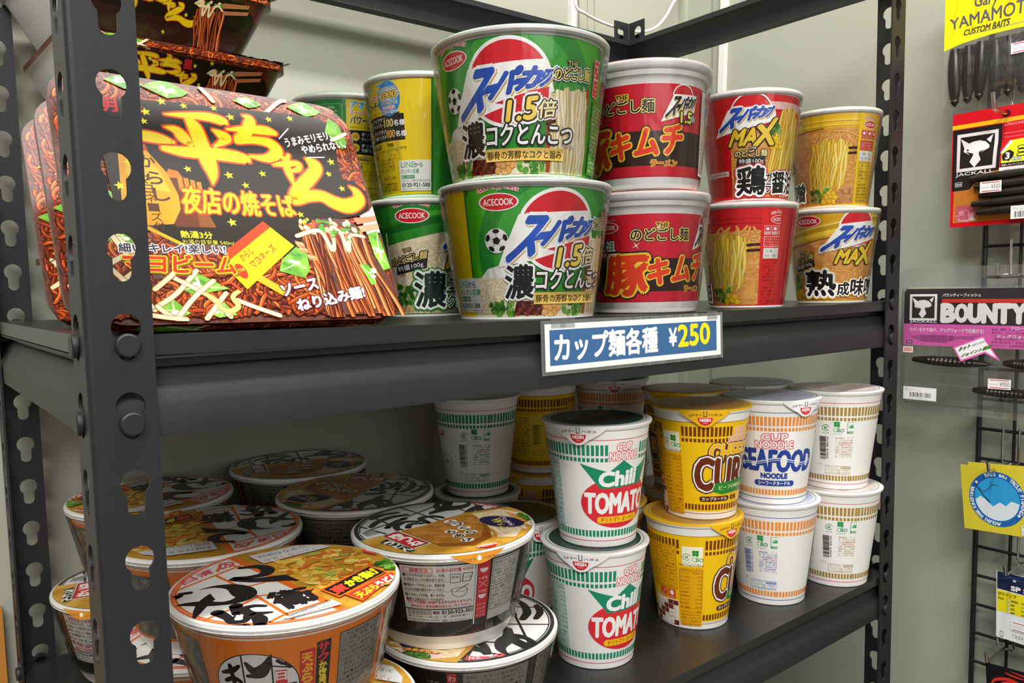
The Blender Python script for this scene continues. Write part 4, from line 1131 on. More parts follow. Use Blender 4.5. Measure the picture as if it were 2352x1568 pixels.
G1 = 'instant noodle cups on the middle shelf'; G2 = 'instant noodle cups on the lower shelf'
def deg_face(x, y): return math.degrees(math.atan2(-408.5-y, -72.6-x))
zs = lambda x: sag(x)+.15
make('noodle_cup', 'green', 'wide green noodle cup, lower one of its stack, behind the price card', 'noodle cup', 318, 58, zs(318), -102.4, G1)
make('noodle_cup', 'green', 'wide green noodle cup on top of the other wide green cup, tallest on the shelf', 'noodle cup', 310, 51, zs(318)+98.2, -135.1, G1)
make('noodle_cup', 'kimchi', 'red and silver white noodle tub standing on the shelf behind the price card', 'noodle cup', 445, 51, zs(445), -128.2, G1)
make('noodle_cup', 'kimchi', 'red and silver white noodle tub stacked on the other red tub', 'noodle cup', 436, 43, zs(445)+98.2, -165.6, G1)
make('noodle_cup', 'red', 'slim red noodle cup showing lifted noodles and corn, bottom of the red stack', 'noodle cup', 590, 48, zs(590), -281.5, G1)
make('noodle_cup', 'red', 'slim red noodle cup on top with blue logo and big black characters', 'noodle cup', 583, 41, zs(590)+98.2, -141.9, G1)
make('noodle_cup', 'gold', 'slim golden noodle cup with blue logo, bottom of the stack by the right post', 'noodle cup', 735, 41, zs(735), -117.5, G1)
make('noodle_cup', 'gold', 'slim golden noodle cup with lifted noodles, on top beside the right post', 'noodle cup', 727, 37, zs(735)+98.2, 111.3, G1)
make('noodle_cup', 'green_tall', 'slim green noodle cup with a cream panel between the black packs and wide green cups', 'noodle cup', 302, 176.6, zs(302), -133.3, G1)
make('noodle_cup', 'campaign', 'yellow fronted noodle cup with a blue oval, standing behind the tall green stack', 'noodle cup', 298, 171, zs(302)+98.2, -159.1, G1)
make('noodle_cup', 'campaign', 'half green half yellow noodle cup behind the black noodle packs, top of its stack', 'noodle cup', 276, 268, zs(276)+98.2, -63.2, G1)
make('noodle_cup', 'green_tall', 'slim green noodle cup holding up the half green half yellow cup', 'noodle cup', 276, 270, zs(276), -100, G1)
U = LOW+107.3
make('noodle_cup', 'chili', 'white chili tomato noodle cup with red disc, lower one of the front stack', 'noodle cup', 411, 80, LOW, -112.3, G2, -149)
make('noodle_cup', 'chili', 'white chili tomato noodle cup with red disc, upper one of the front stack', 'noodle cup', 414, 79, U, -124.2, G2, -153.7)
make('noodle_cup', 'curry', 'yellow cheese curry noodle cup showing its nutrition table, lower of the front pair', 'noodle cup', 540, 73, LOW, -53.4, G2, -93.5)
make('noodle_cup', 'curry', 'yellow cheese curry noodle cup with big brown lettering, upper of the front pair', 'noodle cup', 546, 68, U, -93.4, G2, -137.8)
make('noodle_cup', 'seafood', 'white noodle cup with orange bands and blue print, under the SEAFOOD cup', 'noodle cup', 648, 55, LOW, -318.8, G2)
make('noodle_cup', 'seafood', 'white SEAFOOD noodle cup with orange bands and blue lettering, on top', 'noodle cup', 642, 52, U, -144.3, G2, -106)
make('noodle_cup', 'regular', 'white noodle cup with gold bands by the right post, standing on the shelf', 'noodle cup', 744, 37, LOW, -301, G2)
make('noodle_cup', 'regular', 'white noodle cup with gold bands by the right post, stacked on top', 'noodle cup', 743, 38, U, -306, G2)
make('noodle_cup', 'chili', 'white and green noodle cup turned to its barcode, atop the shaded back stack', 'noodle cup', 431, 282, U, -126.3-160.4, G2)
make('noodle_cup', 'chili', 'white noodle cup with green bands underneath the one turned to its barcode', 'noodle cup', 432, 284, LOW, -60, G2)
make('noodle_cup', 'chili', 'single chili tomato noodle cup in shade between the dark bowls and the front stack', 'noodle cup', 405, 184, LOW, -172, G2, -100)
make('noodle_cup', 'curry', 'dim yellow noodle cup at the back turned to its barcode, top of its stack', 'noodle cup', 553, 318, U, deg_face(553, 318)-148, G2)
make('noodle_cup', 'curry', 'dim yellow noodle cup at the back, bottom of its stack', 'noodle cup', 553, 318, LOW, deg_face(553, 318)-20, G2, deg_face(553, 318)-55)
make('noodle_cup', 'seafood', 'dim white and orange noodle cup against the back corner, on top', 'noodle cup', 651, 290, U, deg_face(651, 290)-175, G2, deg_face(651, 290)+5)
make('noodle_cup', 'seafood', 'dim white and orange noodle cup against the back corner, underneath', 'noodle cup', 651, 290, LOW, 20, G2)
make('noodle_cup', 'curry', 'yellow noodle cup behind the cheese curry pair, top of the second row', 'noodle cup', 626, 152, U, deg_face(626, 152)-20, G2, deg_face(626, 152)-22)
make('noodle_cup', 'curry', 'yellow noodle cup behind the cheese curry pair, bottom of the second row', 'noodle cup', 626, 152, LOW, deg_face(626, 152), G2)
make('noodle_cup', 'seafood', 'white noodle cup with orange bands behind the SEAFOOD stack, on top', 'noodle cup', 726, 134, U, deg_face(726, 134), G2, deg_face(726, 134)-10)
make('noodle_cup', 'seafood', 'white noodle cup with orange bands behind the SEAFOOD stack, underneath', 'noodle cup', 726, 134, LOW, deg_face(726, 134)-50, G2)
make('noodle_cup', 'curry', 'single brownish yellow noodle cup wedged between the chili tomato and curry stacks', 'noodle cup', 508, 168, LOW, deg_face(508, 168)-40, G2)
# ------------------------------------------------------------------ bowls
DON1 = [[(-15.2,39.4,4.1),(-4.9,34.1,6.6),(-2.8,24.6,8.8),(-7.7,18.0,7.8),(-17.2,19.2,5.4),(-25.6,23.1,6.2),(-17.6,13.0,6.8),(-8.4,7.9,9.0),(-0.3,3.2,10.4),(4.4,-5.6,2.2)],
 [(-47.1,18.8,0.6),(-38.4,17.3,3.7),(-30.7,10.5,8.8),(-28.2,-0.3,14.1),(-29.7,-9.5,12.3),(-36.4,-12.9,8.0),(-43.2,-11.9,5.3),(-49.4,-7.5,6.7),(-55.4,-2.3,6.8),(-61.4,1.4,4.1),(-64.3,2.1,2.0)],
 [(-57.8,19.1,4.0),(-53.5,17.5,4.4)], [(-61.7,17.3,2.9),(-59.2,16.3,4.0),(-61.5,13.9,2.9)]]
DON2 = [(-44.3,8.4),(-44.8,-2.5),(-52.0,-10.1),(-57.4,-17.0),(-62.0,-22.4),(-64.0,-23.6),(-63.4,-21.0),(-60.4,-12.5),(-55.1,-1.6),(-49.2,4.4)]
HYO = [[(-39.1,-20.4,7.8),(-42.5,-31.6,5.6)], [(-50.4,-22.9,7.6),(-48.4,-33.8,5.5),(-48.5,-40.8,4.8),(-42.9,-43.9,4.8),(-40.0,-39.2,3.7),(-44.4,-35.5,3.7)],
 [(-26.4,-31.4,3.2),(-31.4,-27.1,4.5),(-37.1,-27.9,5.7),(-36.3,-37.0,6.2),(-27.1,-42.2,2.5)], [(-36.3,-37.0,4.9),(-35.4,-46.8,8.3),(-38.5,-54.9,6.8)], [(-55.8,-45.2,2.9),(-52.7,-45.8,4.7),(-44.9,-50.5,5.7)]]
EI = [[(-20,-19,4.5),(-14,-14.5,4.5),(-4,-13.2,3.6),(-2,-16,4)], [(-22.5,-23,5),(-17,-25,4.4),(-11,-22,3.4)], [(-18,-28,4.5),(-12,-33,4.2),(-15,-40,6),(-12,-45,5)],
 [(-10,-26,3.5),(-4,-22,3.5),(1,-22,3.2),(2.5,-26,3)], [(-10,-32,3),(-4,-29,3),(2,-29,3)], [(-9,-38,3.4),(-3,-36,3.6),(3,-38,3)], [(-7,-22,2.6),(-7,-40,3)], [(-1,-21,2.6),(-1,-42,3)], [(-12,-44,4),(-4,-43,4),(4.5,-39,1.5)]]
def clipdisc(a, r, x=None):
    pass
def lid_art_tempura():
    a = Art(); o = '#ee7228'; bk = '#2a2626'
    a.ell(0, 0, 66.6, 66.6, '#f0713a', 96); a.ring(0, 0, 64.6, 65.2, '#f6b08c', 96)
    a.ell(0, 0, 64.2, 64.2, o, 96)
    def half(pts, r=63.2, n=60):
        out = [q for q in ellpts(0, 0, r, r, 120) if q[0] < bx(q[1])-1.2]
        return out
    def bx(y): return -13.5+(63-y)*0.188 if y > -10 else 0.2+(-10-y)*0.10+0.2
    disc = [q for q in ellpts(0, 0, 63.2, 63.2, 160) if q[0] < bx(q[1])-1.5]
    disc.sort(key=lambda q: math.atan2(q[1], q[0]) % (2*PI)); a.poly(disc, '#ebe9e6')
    ph = [q for q in ellpts(0, 0, 66.4, 66.4, 160) if q[0] > bx(q[1])+1.0]
    ph.sort(key=lambda q: math.atan2(q[1], q[0])); a.poly(ph, 'gold_soup')
    for g in ([(-58.6,26.6),(-31.9,36.9),(-10.3,45.3)], [(-31.9,36.9),(-26.4,4.6),(-24.6,-14.0),(-21.8,-49.6),(-21.6,-58.8)], [(-26.4,4.6),(-11.0,4.5),(3.3,-5.8)], [(-24.6,-14.0),(5.5,-26)], [(-25.2,-15.5),(-35.6,-20.5),(-61,-29)], [(-21.8,-49.6),(-33.1,-54.2)], [(-21.8,-49.6),(4,-47.2)], [(-28.5,43),(-22,56)], [(-19,52),(-15,42)]):
        a.ribbon([(x, y, 2.2) for x, y in g], o)
    for g in ([(-48,36),(-30.5,50)],): a.ribbon([(x, y, 1.2) for x, y in g], '#f2b08e')
    # red mark of three characters along the edge
    for s, q in (('日', [(-52, 33), (-42, 37.4), (-44.5, 45.5), (-52.5, 39)]), ('清', [(-40, 38.5), (-31, 42), (-31.5, 51), (-41.5, 46.5)]), ('の', [(-26, 43), (-15, 47.5), (-15, 57), (-24.5, 55)])):
        a.quad(s, q, '#e2606a', 0.03)
    a.strokes(DON1, bk); a.poly(DON2, bk); a.strokes(HYO, bk); a.quad('衛', [(-20, -45.5), (3.4, -41), (2.6, -18), (-21, -14)], bk, 0.045)
    a.poly([(-43.6,-33.5),(-40.2,-35.5),(-43,-41),(-46,-38)], '#ebe9e6')
    # tempura picture
    a.poly([(3,34),(46,35),(58,18),(58,-8),(48,-16),(10,-32),(5.5,-10),(1,18)], 'tempura')
    rd = random.Random(4)
    for i in range(150):
        x, y = rd.uniform(4, 55), rd.uniform(-24, 34)
        if x < bx(y)+6 or x*x+y*y > 3500 or (y < -16+ (x-48)*.4): continue
        c = rd.choice(['#e9c04c', '#d9a233', '#f0d070', '#c9842a', '#df6d2a', '#b8742a', '#e8bf55', '#a8b450'])
        a.blob(x, y, rd.uniform(1.6, 3.6), c, i, rd.uniform(1, 2.4), 9, '#f6e3a0' if i % 3 == 0 else None, rd.uniform(0, 3))
    greens(a, 55, -30, 62, -12, 20, 3, 2.8)
    a.poly([(-3.8,55.5),(30,55),(44,44),(47.1,37),(-1.2,34.7)], '#dcdbdb'); a.greek(0, 37, 40, 44, 1, '#b9574a', 3); a.greek(0, 46, 34, 53, 1, '#55514e', 4)
    # slanted labels
    a.poly([(7.0,-31.6),(48.4,-14.8),(52.8,-31.9),(10.4,-50.4)], o); a.poly([(8.4,-33.2),(47.6,-17),(51.2,-31.4),(11.6,-48.2)], '#2a1f1a')
    a.quad('東', [(11.5,-45.4),(20.8,-41.6),(20.8,-31.2),(11.5,-34.8)], '#ee4a38', 0.06)
    a.quad('かき揚げ', [(22.8,-40.2),(49.2,-29.6),(47.4,-19.6),(22.4,-30)], '#f5e02a', 0.06)
    a.poly([(14.6,-47.4),(54.6,-33.2),(56.4,-44.6),(18.2,-65)], o); a.poly([(16.0,-49.4),(53.8,-35),(55,-44),(19.4,-62.2)], '#d8392e')
    a.quad('天ぷらうどん', [(19.5,-60),(54,-43.5),(53.2,-36.8),(18.5,-51)], '#f6dd3a', 0.05)
    a.quad('うどん', [(37,-51.8),(54,-43.5),(53.2,-36.8),(36.4,-43.8)], '#f3efe8', 0.06)
    a.poly([(-27.8,-56.2),(5.8,-50.4),(6.8,-60.5),(-24.0,-59.2)], '#efeeeb')
    rs = random.Random(2); y = -51.4
    for i in range(34):
        t = i/34; x = -23+27*t; a.poly([(x, -57.6+5*t), (x+rs.choice((.3, .5)), -57.5+5*t), (x+.5, -54.2+4*t), (x, -54.3+4*t)], '#2b2b2b', False)
    a.up(); a.text('4902105 236710', -22, -60.2, 1.8, '#444444', 0.0, w=27, rot=.10)
    a.poly([(61.0,16),(64.6,6),(62,-1.0),(58.2,12)], '#dc3a32'); a.text('NISSIN', 60.6, 13.5, 3, WHT, 0.03, w=11, rot=-1.25)
    a.ell(42, -50, 3.4, 2, '#3a2a10', 16); a.ell(42, -50, 2.9, 1.6, '#d0a24a', 16); a.greek(22, -63, 40, -60, 1, '#6b4a18', 5)
    return a
def tr(p, ang, s, dx, dy):
    c, n = math.cos(ang), math.sin(ang)
    return (p[0]*c*s-p[1]*n*s+dx, p[0]*n*s+p[1]*c*s+dy)+((p[2]*s,) if len(p) > 2 else ())
def lid_art_kitsune():
    a = Art(); bk = '#2b2a2a'
    a.ell(0, 0, 66.6, 66.6, '#333231', 96); a.ring(0, 0, 63.0, 63.6, '#c9c7c2', 96)
    def by(x): return 9.0 if x < 0 else 9+x*0.2 if x < 32 else 15.4-(x-32)*0.22
    disc = [q for q in ellpts(0, 0, 62, 62, 160) if q[1] > by(q[0])-2]
    disc.sort(key=lambda q: math.atan2(q[1], q[0]) if math.atan2(q[1], q[0]) > -1 else math.atan2(q[1], q[0])+2*PI)
    disc2 = disc+[(0, 7.4)]
    a.poly(disc+[(-40, 7.2), (0, 7.2), (30, 13)], '#dcdad6')
    A_ = -1.885  # calligraphy turned to run along this lid
    f = lambda p: tr(p, A_, 0.92, 24, 8)
    for g in ([(-60, 24), (-30, 30), (0, 40), (30, 50)], [(-30, 9), (-31, 55)], [(4, 10), (0, 62)], [(34, 14), (32, 54)], [(47, 11), (52, 33)], [(-44, 9), (-50, 38)]):
        a.ribbon([(x, y, 2.0) for x, y in g], bk)
    up = [[f(p) for p in q] for q in DON1]
    a.strokes([[(p[0], max(p[1], 9), p[2]) for p in q] for q in up], bk)
    a.poly([(30, 34), (42, 48), (36, 54), (24, 40), (10, 36), (6, 30), (22, 30)], bk)
    a.strokes([[(-33, 12, 4), (-28, 22, 6), (-18, 26, 6), (-10, 20, 5)], [(-36, 22, 5), (-26, 30, 5), (-14, 34, 6)], [(-24, 12, 5), (-18, 18, 5), (-10, 14, 4)], [(-44, 32, 5), (-34, 40, 6), (-20, 44, 7), (-8, 42, 6)], [(-34, 50, 5), (-22, 54, 6), (-10, 52, 5)], [(-6, 12, 5), (-4, 26, 6), (6, 24, 6), (10, 16, 4)]], bk)
    for s, q in (('日', [(61.5, 9.5), (56, 10), (57, 17.5), (62, 16)]), ('清', [(60, 18.5), (55.5, 18), (54.8, 26.5), (59.5, 26)]), ('の', [(56.8, 28.5), (52.6, 27), (49.5, 35), (54, 37)])):
        a.quad(s, q, '#dd4650', 0.03)
    a.poly([(-58.6, 23.5), (-46, 31.4), (-48, 9.6), (-60.5, 9.4)], '#e9e7e2')
    rs = random.Random(3)
    for i in range(26): a.poly([(-58+i*.42, 13+i*.0), (-57.8+i*.42, 13), (-56.4+i*.42, 23+i*.25), (-56.7+i*.42, 23+i*.25)], '#2b2b2b', False)
    a.up()
    pic = [q for q in ellpts(0, 0, 66.4, 66.4, 160) if q[1] < by(q[0])-0.4]
    pic.sort(key=lambda q: math.atan2(q[1], q[0]) if math.atan2(q[1], q[0]) < 0.9 else math.atan2(q[1], q[0])-2*PI); a.poly([(-60, 7.4)]+pic[0:]+[(47, 11), (32, 15), (12, 12.4), (0, 8.6), (-30, 8.8)], 'gold_soup')
    a.poly([(33.3,10.0),(57.8,4.0),(63,-12),(53.6,-36),(22.7,-58),(12.0,-50.5),(21.4,-38.2),(28,-14)], 'udon_print')
    a.strands((20, 60, -4), (10, 50, -44), 12, [('#c9ad78', '#ead7b0', '#fbf3e0')], 4.0, 3, 0.3, 8)
    a.poly([(-32.2,7.2),(-12.0,8.6),(14.0,13.0),(30.6,6.2),(27.9,-12.8),(20.9,-29.7),(8.8,-48.1),(-11.3,-55.3),(-30.1,-40.5)], 'tofu_edge')
    a.poly([(-31.5,7.2),(-12.0,8.6),(14.0,13.0),(29.6,5.2),(25.4,-12.8),(17.9,-25.7),(4.8,-41.1),(-11.3,-46.3),(-29.1,-32.5)], 'tofu')
    a.poly([(60.5,-8), (62.5, -26), (54, -40), (50, -22), (55, -7)], '#efd3cf'); greens(a, 55, -34, 61, -16, 20, 4, 3)
    # tall signs
    a.poly([(-49.6,7.4),(-34.4,9.6),(-31.0,-30.6),(-48.0,-32.8)], '#efe9e0'); a.poly([(-49,6.3),(-35.2,8.6),(-31.9,-29.6),(-47.4,-31.8)], '#2a2522'); a.poly([(-48.2,5.2),(-36.2,7.2),(-33.0,-28.4),(-46.8,-30.4)], '#cf2a30')
    a.column('きつね', -41.6, 3.6, 9.6, 11.2, '#f2efe9', 0.05, dx=1.0)
    a.poly([(-58.2,-5.8),(-50.6,-1.6),(-47.2,-37),(-52.4,-38.6)], '#8a7f70'); a.poly([(-57.6,-6.4),(-51.2,-3),(-48,-35.6),(-52.4,-37.2)], '#241f1c'); a.column('うどん', -53.6, -7.8, 7.2, 9.6, '#eeeae2', 0.05, dx=1.3)
    # purple plaque
    c, s = math.cos(-0.77), math.sin(-0.77)
    a.ell(37, -23.5, 19.5, 13.5, '#c9ab5a', 40, -1.2); a.ell(37, -23.5, 18.6, 12.7, '#262048', 40, -1.2)
    gold_word(a, 'W', [(31.3,-24.8),(31.8,-13.4),(40.6,-16.2),(36.5,-28)][0:0] or [(29.5,-24.5),(33.5,-13.8),(42,-15.6),(38,-27.4)], '#e2d84a', '#262048', (0.02, 0.02))
    a.column('だし', 31.6, -27, 5.0, 6.4, '#d9c25a', 0.03, dx=-1.2); a.column('コクと旨みの', 44, -14.6, 3.6, 3.9, '#e9e6ee', 0.02, dx=-1.4)
    a.poly([(54.6,-8),(56.6,-11),(52.4,-37),(48.6,-36.2)], '#cf4a22'); a.column('東日本限定', 54.2, -11, 3.6, 5.0, '#f3d24a', 0.03, dx=-0.9)
    for ch, (x, y) in (('ふ', (7.2, 1.5)), ('っ', (7.3, -7.3)), ('く', (5.6, -18.5)), ('ら', (3.4, -30.1)), ('お', (-6.7, -19.7)), ('あ', (-7.6, -30.8)), ('げ', (-8.7, -42.7))):
        a.ell(x, y, 5.2, 4.8, '#efe6d6', 16); 
        c, s = math.cos(-2.0+PI/2), math.sin(-2.0+PI/2)
        h = 3.4; q = [(x+p*c-r*s, y+p*s+r*c) for p, r in ((-h, -h), (h, -h), (h, h), (-h, h))]
        a.quad(ch, q, '#241d18', 0.04)
    a.poly([(-14.5,-61.5),(1.8,-63.5),(-6,-66.2)], '#dc3a32'); a.poly([(-13.5,-58.5),(3,-61),(-1,-66),(-9,-65.6)], '#e23a30'); a.text('NISSIN', -12.6, -61.6, 3.0, WHT, 0.04, w=14.5, rot=-.12)
    return a
def bowl_art_kitsune():
    a = Art(); bk = '#2a2826'
    a.rect(-179.07, 12.6, 179.07, 67.6, bk); softline(a, -179, 179, 13.6, '#4a4742', .5)
    a.rect(-23.5, 24, 24, 66.8, '#e9e6e2')
    a.frame(-21.5, 61.6, -2.5, 65.4, 0.4, '#d8404a'); a.text('調理方法', -17, 62.2, 2.7, '#d8303a', 0.03, w=11.5); a.text('お湯の目安量 410ml', 0, 62.2, 2.9, '#d8303a', 0.02, w=22)
    for i, s in enumerate(('フタを半分まではがし、七味', '付き粉末スープの袋を取り出す。', '粉末スープを先に入れ、熱湯を底', 'の上から内側の線までゆっくり注ぐ。', 'フタをして5分後、軽くまぜる。', '最後に七味をかけてできあがり。')):
        y = 58.6-i*3.35-(i//2)*0.8; a.text(s, -19.5 if i % 2 == 0 else -21.5, y, 2.45, '#2d2a2a', 0.02, w=26 if i % 2 else 24)
        if i % 2 == 0: a.ell(-21, y+1.2, 1.2, 1.2, '#2d2a2a', 12); a.text(str(i//2+1), -21, y+.5, 1.5, WHT, 0.0, anchor='c')
        if i % 2 == 1: a.rect(-22, y-.7, 8, y-.5, '#9a9690')
    a.frame(8, 53.8, 14.6, 60.5, 0.35, '#2d2a2a'); a.poly([(15.4, 54), (21, 54), (22.4, 60.6), (16, 60.6)], '#2d2a2a'); a.poly([(16, 54.5), (20.6, 54.5), (21.7, 60.1), (16.5, 60.1)], '#e9e6e2'); a.text('粉末', 9, 57, 2.1, '#2d2a2a', 0.0); a.text('七味', 16.8, 56.4, 2.1, '#2d2a2a', 0.0)
    a.poly(ellpts(14, 48, 5.4, 5.4, 16, 0, PI, 2*PI), '#2d2a2a'); a.poly(ellpts(14, 48, 5, 5, 16, 0, PI, 2*PI), '#e9e6e2'); a.ell(14, 48.4, 5.4, 1.8, '#2d2a2a', 24); a.ell(14, 48.4, 5, 1.5, '#e9e6e2', 24); a.ribbon([(12, 47.6, .5), (19.6, 52, .5)], '#2d2a2a')
    a.text('・カップが変質し破損するおそれがありますので、', -22, 38.2, 2.3, '#d8303a', 0.02, w=45); a.text('添付以外の食用油等は加えないでください。', -19, 35.2, 2.3, '#d8303a', 0.02, w=41)
    a.rect(-23.5, 33.6, 24, 34.4, '#3a3835')
    a.frame(-22, 29.8, -4.6, 33, 0.3, '#3a3835'); a.text('お客様相談室', -21.4, 30.4, 2.1, '#2d2a2a', 0.0, w=16); a.text('電話', -3.8, 30.4, 2.2, '#2d2a2a', 0.02); a.text('0120-923-301', 2.2, 30.2, 2.8, '#2d2a2a', 0.03, w=21)
    a.text('受付 9:00~17:00 (土・日・祝日を除く)', -22, 27.1, 2.1, '#2d2a2a', 0.0, w=44); a.text('http://nissin.com', -22, 24.6, 2.0, '#2d2a2a', 0.0, w=22); a.greek(2, 24.4, 23, 26.6, 1, '#3a3835', 3, 1)
    a.rect(24.2, 20, 25.2, 67, '#e9e6e2'); a.rect(25.6, 24, 34, 67, '#d92d3a')
    for i, y in enumerate((58.5, 48.5, 38.5)):
        if i != 1: a.poly(ellpts(29.8, y+3.4, 2.9, 3.2, 12, 0, PI, 2*PI), '#f4eae8')
        else: a.ribbon([(26.8, y-1, .5), (32.8, y+4, .5)], '#f0a8a8'); a.ribbon([(26.8, y+4, .5), (32.8, y-1, .5)], '#f0a8a8')
        a.greek(26.4, y-5, 33.2, y-2.4, 1, '#f4eae8', i, 1)
    a.greek(26.4, 25, 33.2, 33, 3, '#f4c6c6', 6)
    a.rect(35.6, 21, 60, 67, '#c9c6c0'); a.frame(36.4, 48, 59, 66, 0.4, '#2d2a2a'); a.frame(36.4, 28, 59, 46.5, 0.4, '#2d2a2a'); a.greek(37.2, 49, 58.4, 65.4, 6, '#3f3c38', 3); a.greek(37.2, 29, 58.4, 45.8, 6, '#3f3c38', 5)
    a.rect(128, 24, 172, 67, '#87837c'); a.greek(129.5, 25, 170.5, 66, 11, '#1f1d1b', 7, 1); a.rect(118, 24, 124, 67, '#c92a34'); a.column('わかめうどん', 121, 65, 4.6, 6.6, '#eec6c0', 0.02)
    a.text('プラ', 105, 56, 4, '#9a968e', 0.02); a.ring(96, 44, 8, 8.8, '#b8b4ac', 30)
    a.rect(-178, 24, -150, 67, '#87837c'); a.greek(-177, 25, -151, 66, 11, '#1f1d1b', 11, 1)
    a.ell(-85, 42, 20, 20, '#dcdad6', 40); f = lambda p: tr(p, 0.3, 0.42, -75, 44)
    a.strokes([[f(p) for p in q] for q in DON1], bk)
    a.column('きつね', -52, 62, 9, 11, '#e8e2d8', 0.04); a.column('うどん', -42, 62, 9, 11, '#d93a3a', 0.04)
    return a
def bowl_art_tempura():
    a = Art(); o = '#ef7d1e'; bk = '#2a2522'
    a.rect(-179.07, 12.6, 179.07, 66.4, o); softline(a, -179, 179, 66.6, '#e8e4de', 1.0)
    a.ell(0, 38, 22.8, 20.0, bk, 48); a.ell(0, 38, 22.2, 19.4, '#e6e2de', 48)
    for g in ([(-21, 36), (21, 38)], [(-6, 19.5), (-6, 57)], [(9, 19.5), (9, 57)], [(9, 50), (19, 48)], [(15, 22), (15, 37)]): a.ribbon([(x, y, .9) for x, y in g], bk)
    a.strokes([[(-4, 52, 2), (0, 47, 5), (5, 50, 4), (8, 55, 2)], [(-4, 44, 2), (4, 45, 4), (8, 52, 3)], [(-5, 34, 3), (2, 36, 5), (5, 32, 5), (-2, 27, 6), (6, 24, 5), (8, 20, 2)]], bk)
    a.strokes([[(-18, 45, 2), (-12, 47, 3.4), (-8, 50, 2)], [(-17, 40, 2.4), (-12, 42, 3), (-8, 40, 2)], [(-13, 50, 2.6), (-12, 38, 2.6)]], bk)
    a.strokes([[(-18, 33, 2.4), (-12, 34, 3), (-8, 32, 2)], [(-17, 27, 2.4), (-11, 29, 3), (-8, 25, 3)], [(-14, 34, 2.4), (-13, 22, 3)]], bk)
    a.ribbon([(12, 53, 2), (14.5, 51, 2)], bk); a.ribbon([(15.5, 51, 2), (18, 48.5, 2)], bk)
    a.rect(10.4, 23, 16.4, 47, '#dd3a40'); a.column('日清の', 13.4, 46, 5.2, 7.4, '#f0dcd8', 0.03)
    a.poly([(22.6, 24), (30.2, 24), (30.6, 57.5), (23, 57)], '#c92a30'); a.poly([(23.4, 24), (29.4, 24), (29.8, 56.5), (23.8, 56)], '#dc3038')
    a.column('天ぷらうどん', 26.6, 55, 5.4, 6.3, '#f2b428', 0.05)
    a.poly([(30.8, 30), (38.4, 30), (38.8, 61), (31.4, 60.5)], '#27201c'); a.column('サク', 34.8, 59.6, 5.6, 6.2, '#d8323a', 0.05); a.column('かき揚げ', 34.8, 47.5, 4.0, 4.4, '#ecd23c', 0.05)
    a.rect(43.5, 14, 74, 62.5, '#8d8780'); a.frame(43.5, 14, 74, 62.5, 0.4, '#3a3530'); a.greek(44.6, 15, 73, 62, 15, '#2a2622', 4, 1)
    a.rect(-70, 14, -31, 62, 'greyart'); a.rect(-70, 14, -31, 15, o)
    a.rect(80, 16, 120, 62, '#ece6de'); a.greek(82, 18, 118, 60, 12, '#5a4a40', 8)
    a.poly([(-112, 30), (-104, 30), (-104, 62), (-112, 62)], '#dc3038'); a.column('天ぷら', -108, 60, 6, 8, '#f2b428', 0.05); a.rect(-100, 18, -82, 50, '#e6e2de'); a.greek(-99, 19, -83, 49, 8, '#b03a38', 3)
    return a
bpf = [(0.01, 2.5), (43, 2.5), (45, 0), (47, 0.4), (48.6, 3), (52, 11), (53.2, 12.4), (65, 67.8), (65.4, 68.6), (67.6, 69.6), (69, 71), (69, 73.6), (68.2, 75.0)]
def bowl(nm, art, lidart, paint, tabc):
    me = body_mesh(nm+'_bowl_body', bpf, ['foam']*6+[paint]+['white_plastic']*5, art, on_cone(57, 53.2, 12.4, 65, 67.8), 3.2, CLIP(57, 12.5, 67.6))
    proto(nm, {'body': me, 'lid': lid_mesh(68.2, 75.4, 0.9, 'lid_foil', tabc, lidart), 'shrink_film': film_mesh(54.6, 10, 69.4, 73.5, 9)})
def petal(nm, paint):
    a = Art(); m = MB(); r, z = 69.0, 75.0
    fn = lambda u, v, w: ((r+.4-v*.12+w)*math.cos(u/r), (r+.4-v*.12+w)*math.sin(u/r), z+v)
    N = 20
    for i in range(N+1):
        u = -20+40*i/N; d = 7.0*(1-(abs(u)/20)**1.6)
        for j in range(4): m.v.append(fn(u, -d*j/3, 0.3))
    b = m.mi(paint)
    for i in range(N):
        for j in range(3): m.f.append((i*4+j, i*4+j+1, (i+1)*4+j+1, (i+1)*4+j)); m.m.append(b)
    a.w = .4; a.text('ココカラ', -3, -4.6, 2, '#4a2a10', 0.0, anchor='r', w=9); a.text('ハガス', 3, -4.6, 2, '#4a2a10', 0.0, w=9); a.poly([(-1.2, -4.6), (1.2, -4.6), (1.2, -3), (2, -3), (0, -1), (-2, -3), (-1.2, -3)], '#f2ece0'); a.apply(m, fn, 3)
    return m.mesh('tab')
bowl('tempura', bowl_art_tempura(), lid_art_tempura(), '#ef7d1e', '#e8e4de'); PROTO['tempura']['tab'] = petal('tempura', '#d39a34')
bowl('kitsune', bowl_art_kitsune(), lid_art_kitsune(), '#2a2826', '#dcdad5'); PROTO['kitsune']['tab'] = petal('kitsune', '#d08a2c')
G3 = 'instant noodle bowls on the lower shelf'
B1, B2 = LOW+.1, LOW+76.1
def bl(kind, label, x, y, z, a0, lr, tab=None): return make('noodle_bowl', kind, label, 'noodle bowl', x, y, z, a0, G3, tab, lr)
bl('tempura', 'orange tempura noodle bowl with its lid facing up, closest to the left front post', 112, 47, B2, -130.6, 0)
bl('tempura', 'orange noodle bowl holding up the front tempura bowl, only its golden rim showing', 117, 38, B1, -150, -60)
bl('tempura', 'orange noodle bowl in half shade right behind the front tempura bowl', 108, 186, B2, -100, 165)
bl('tempura', 'orange noodle bowl underneath the half shaded one', 108, 187, B1, -60, 20)
bl('tempura', 'orange noodle bowl at the back wall beside the left back post, upper one', 104, 328, B2, -112, 190)
bl('kitsune', 'brown topped noodle bowl on the shelf under the rearmost orange bowl', 90, 334, B1, -142, -20, -140)
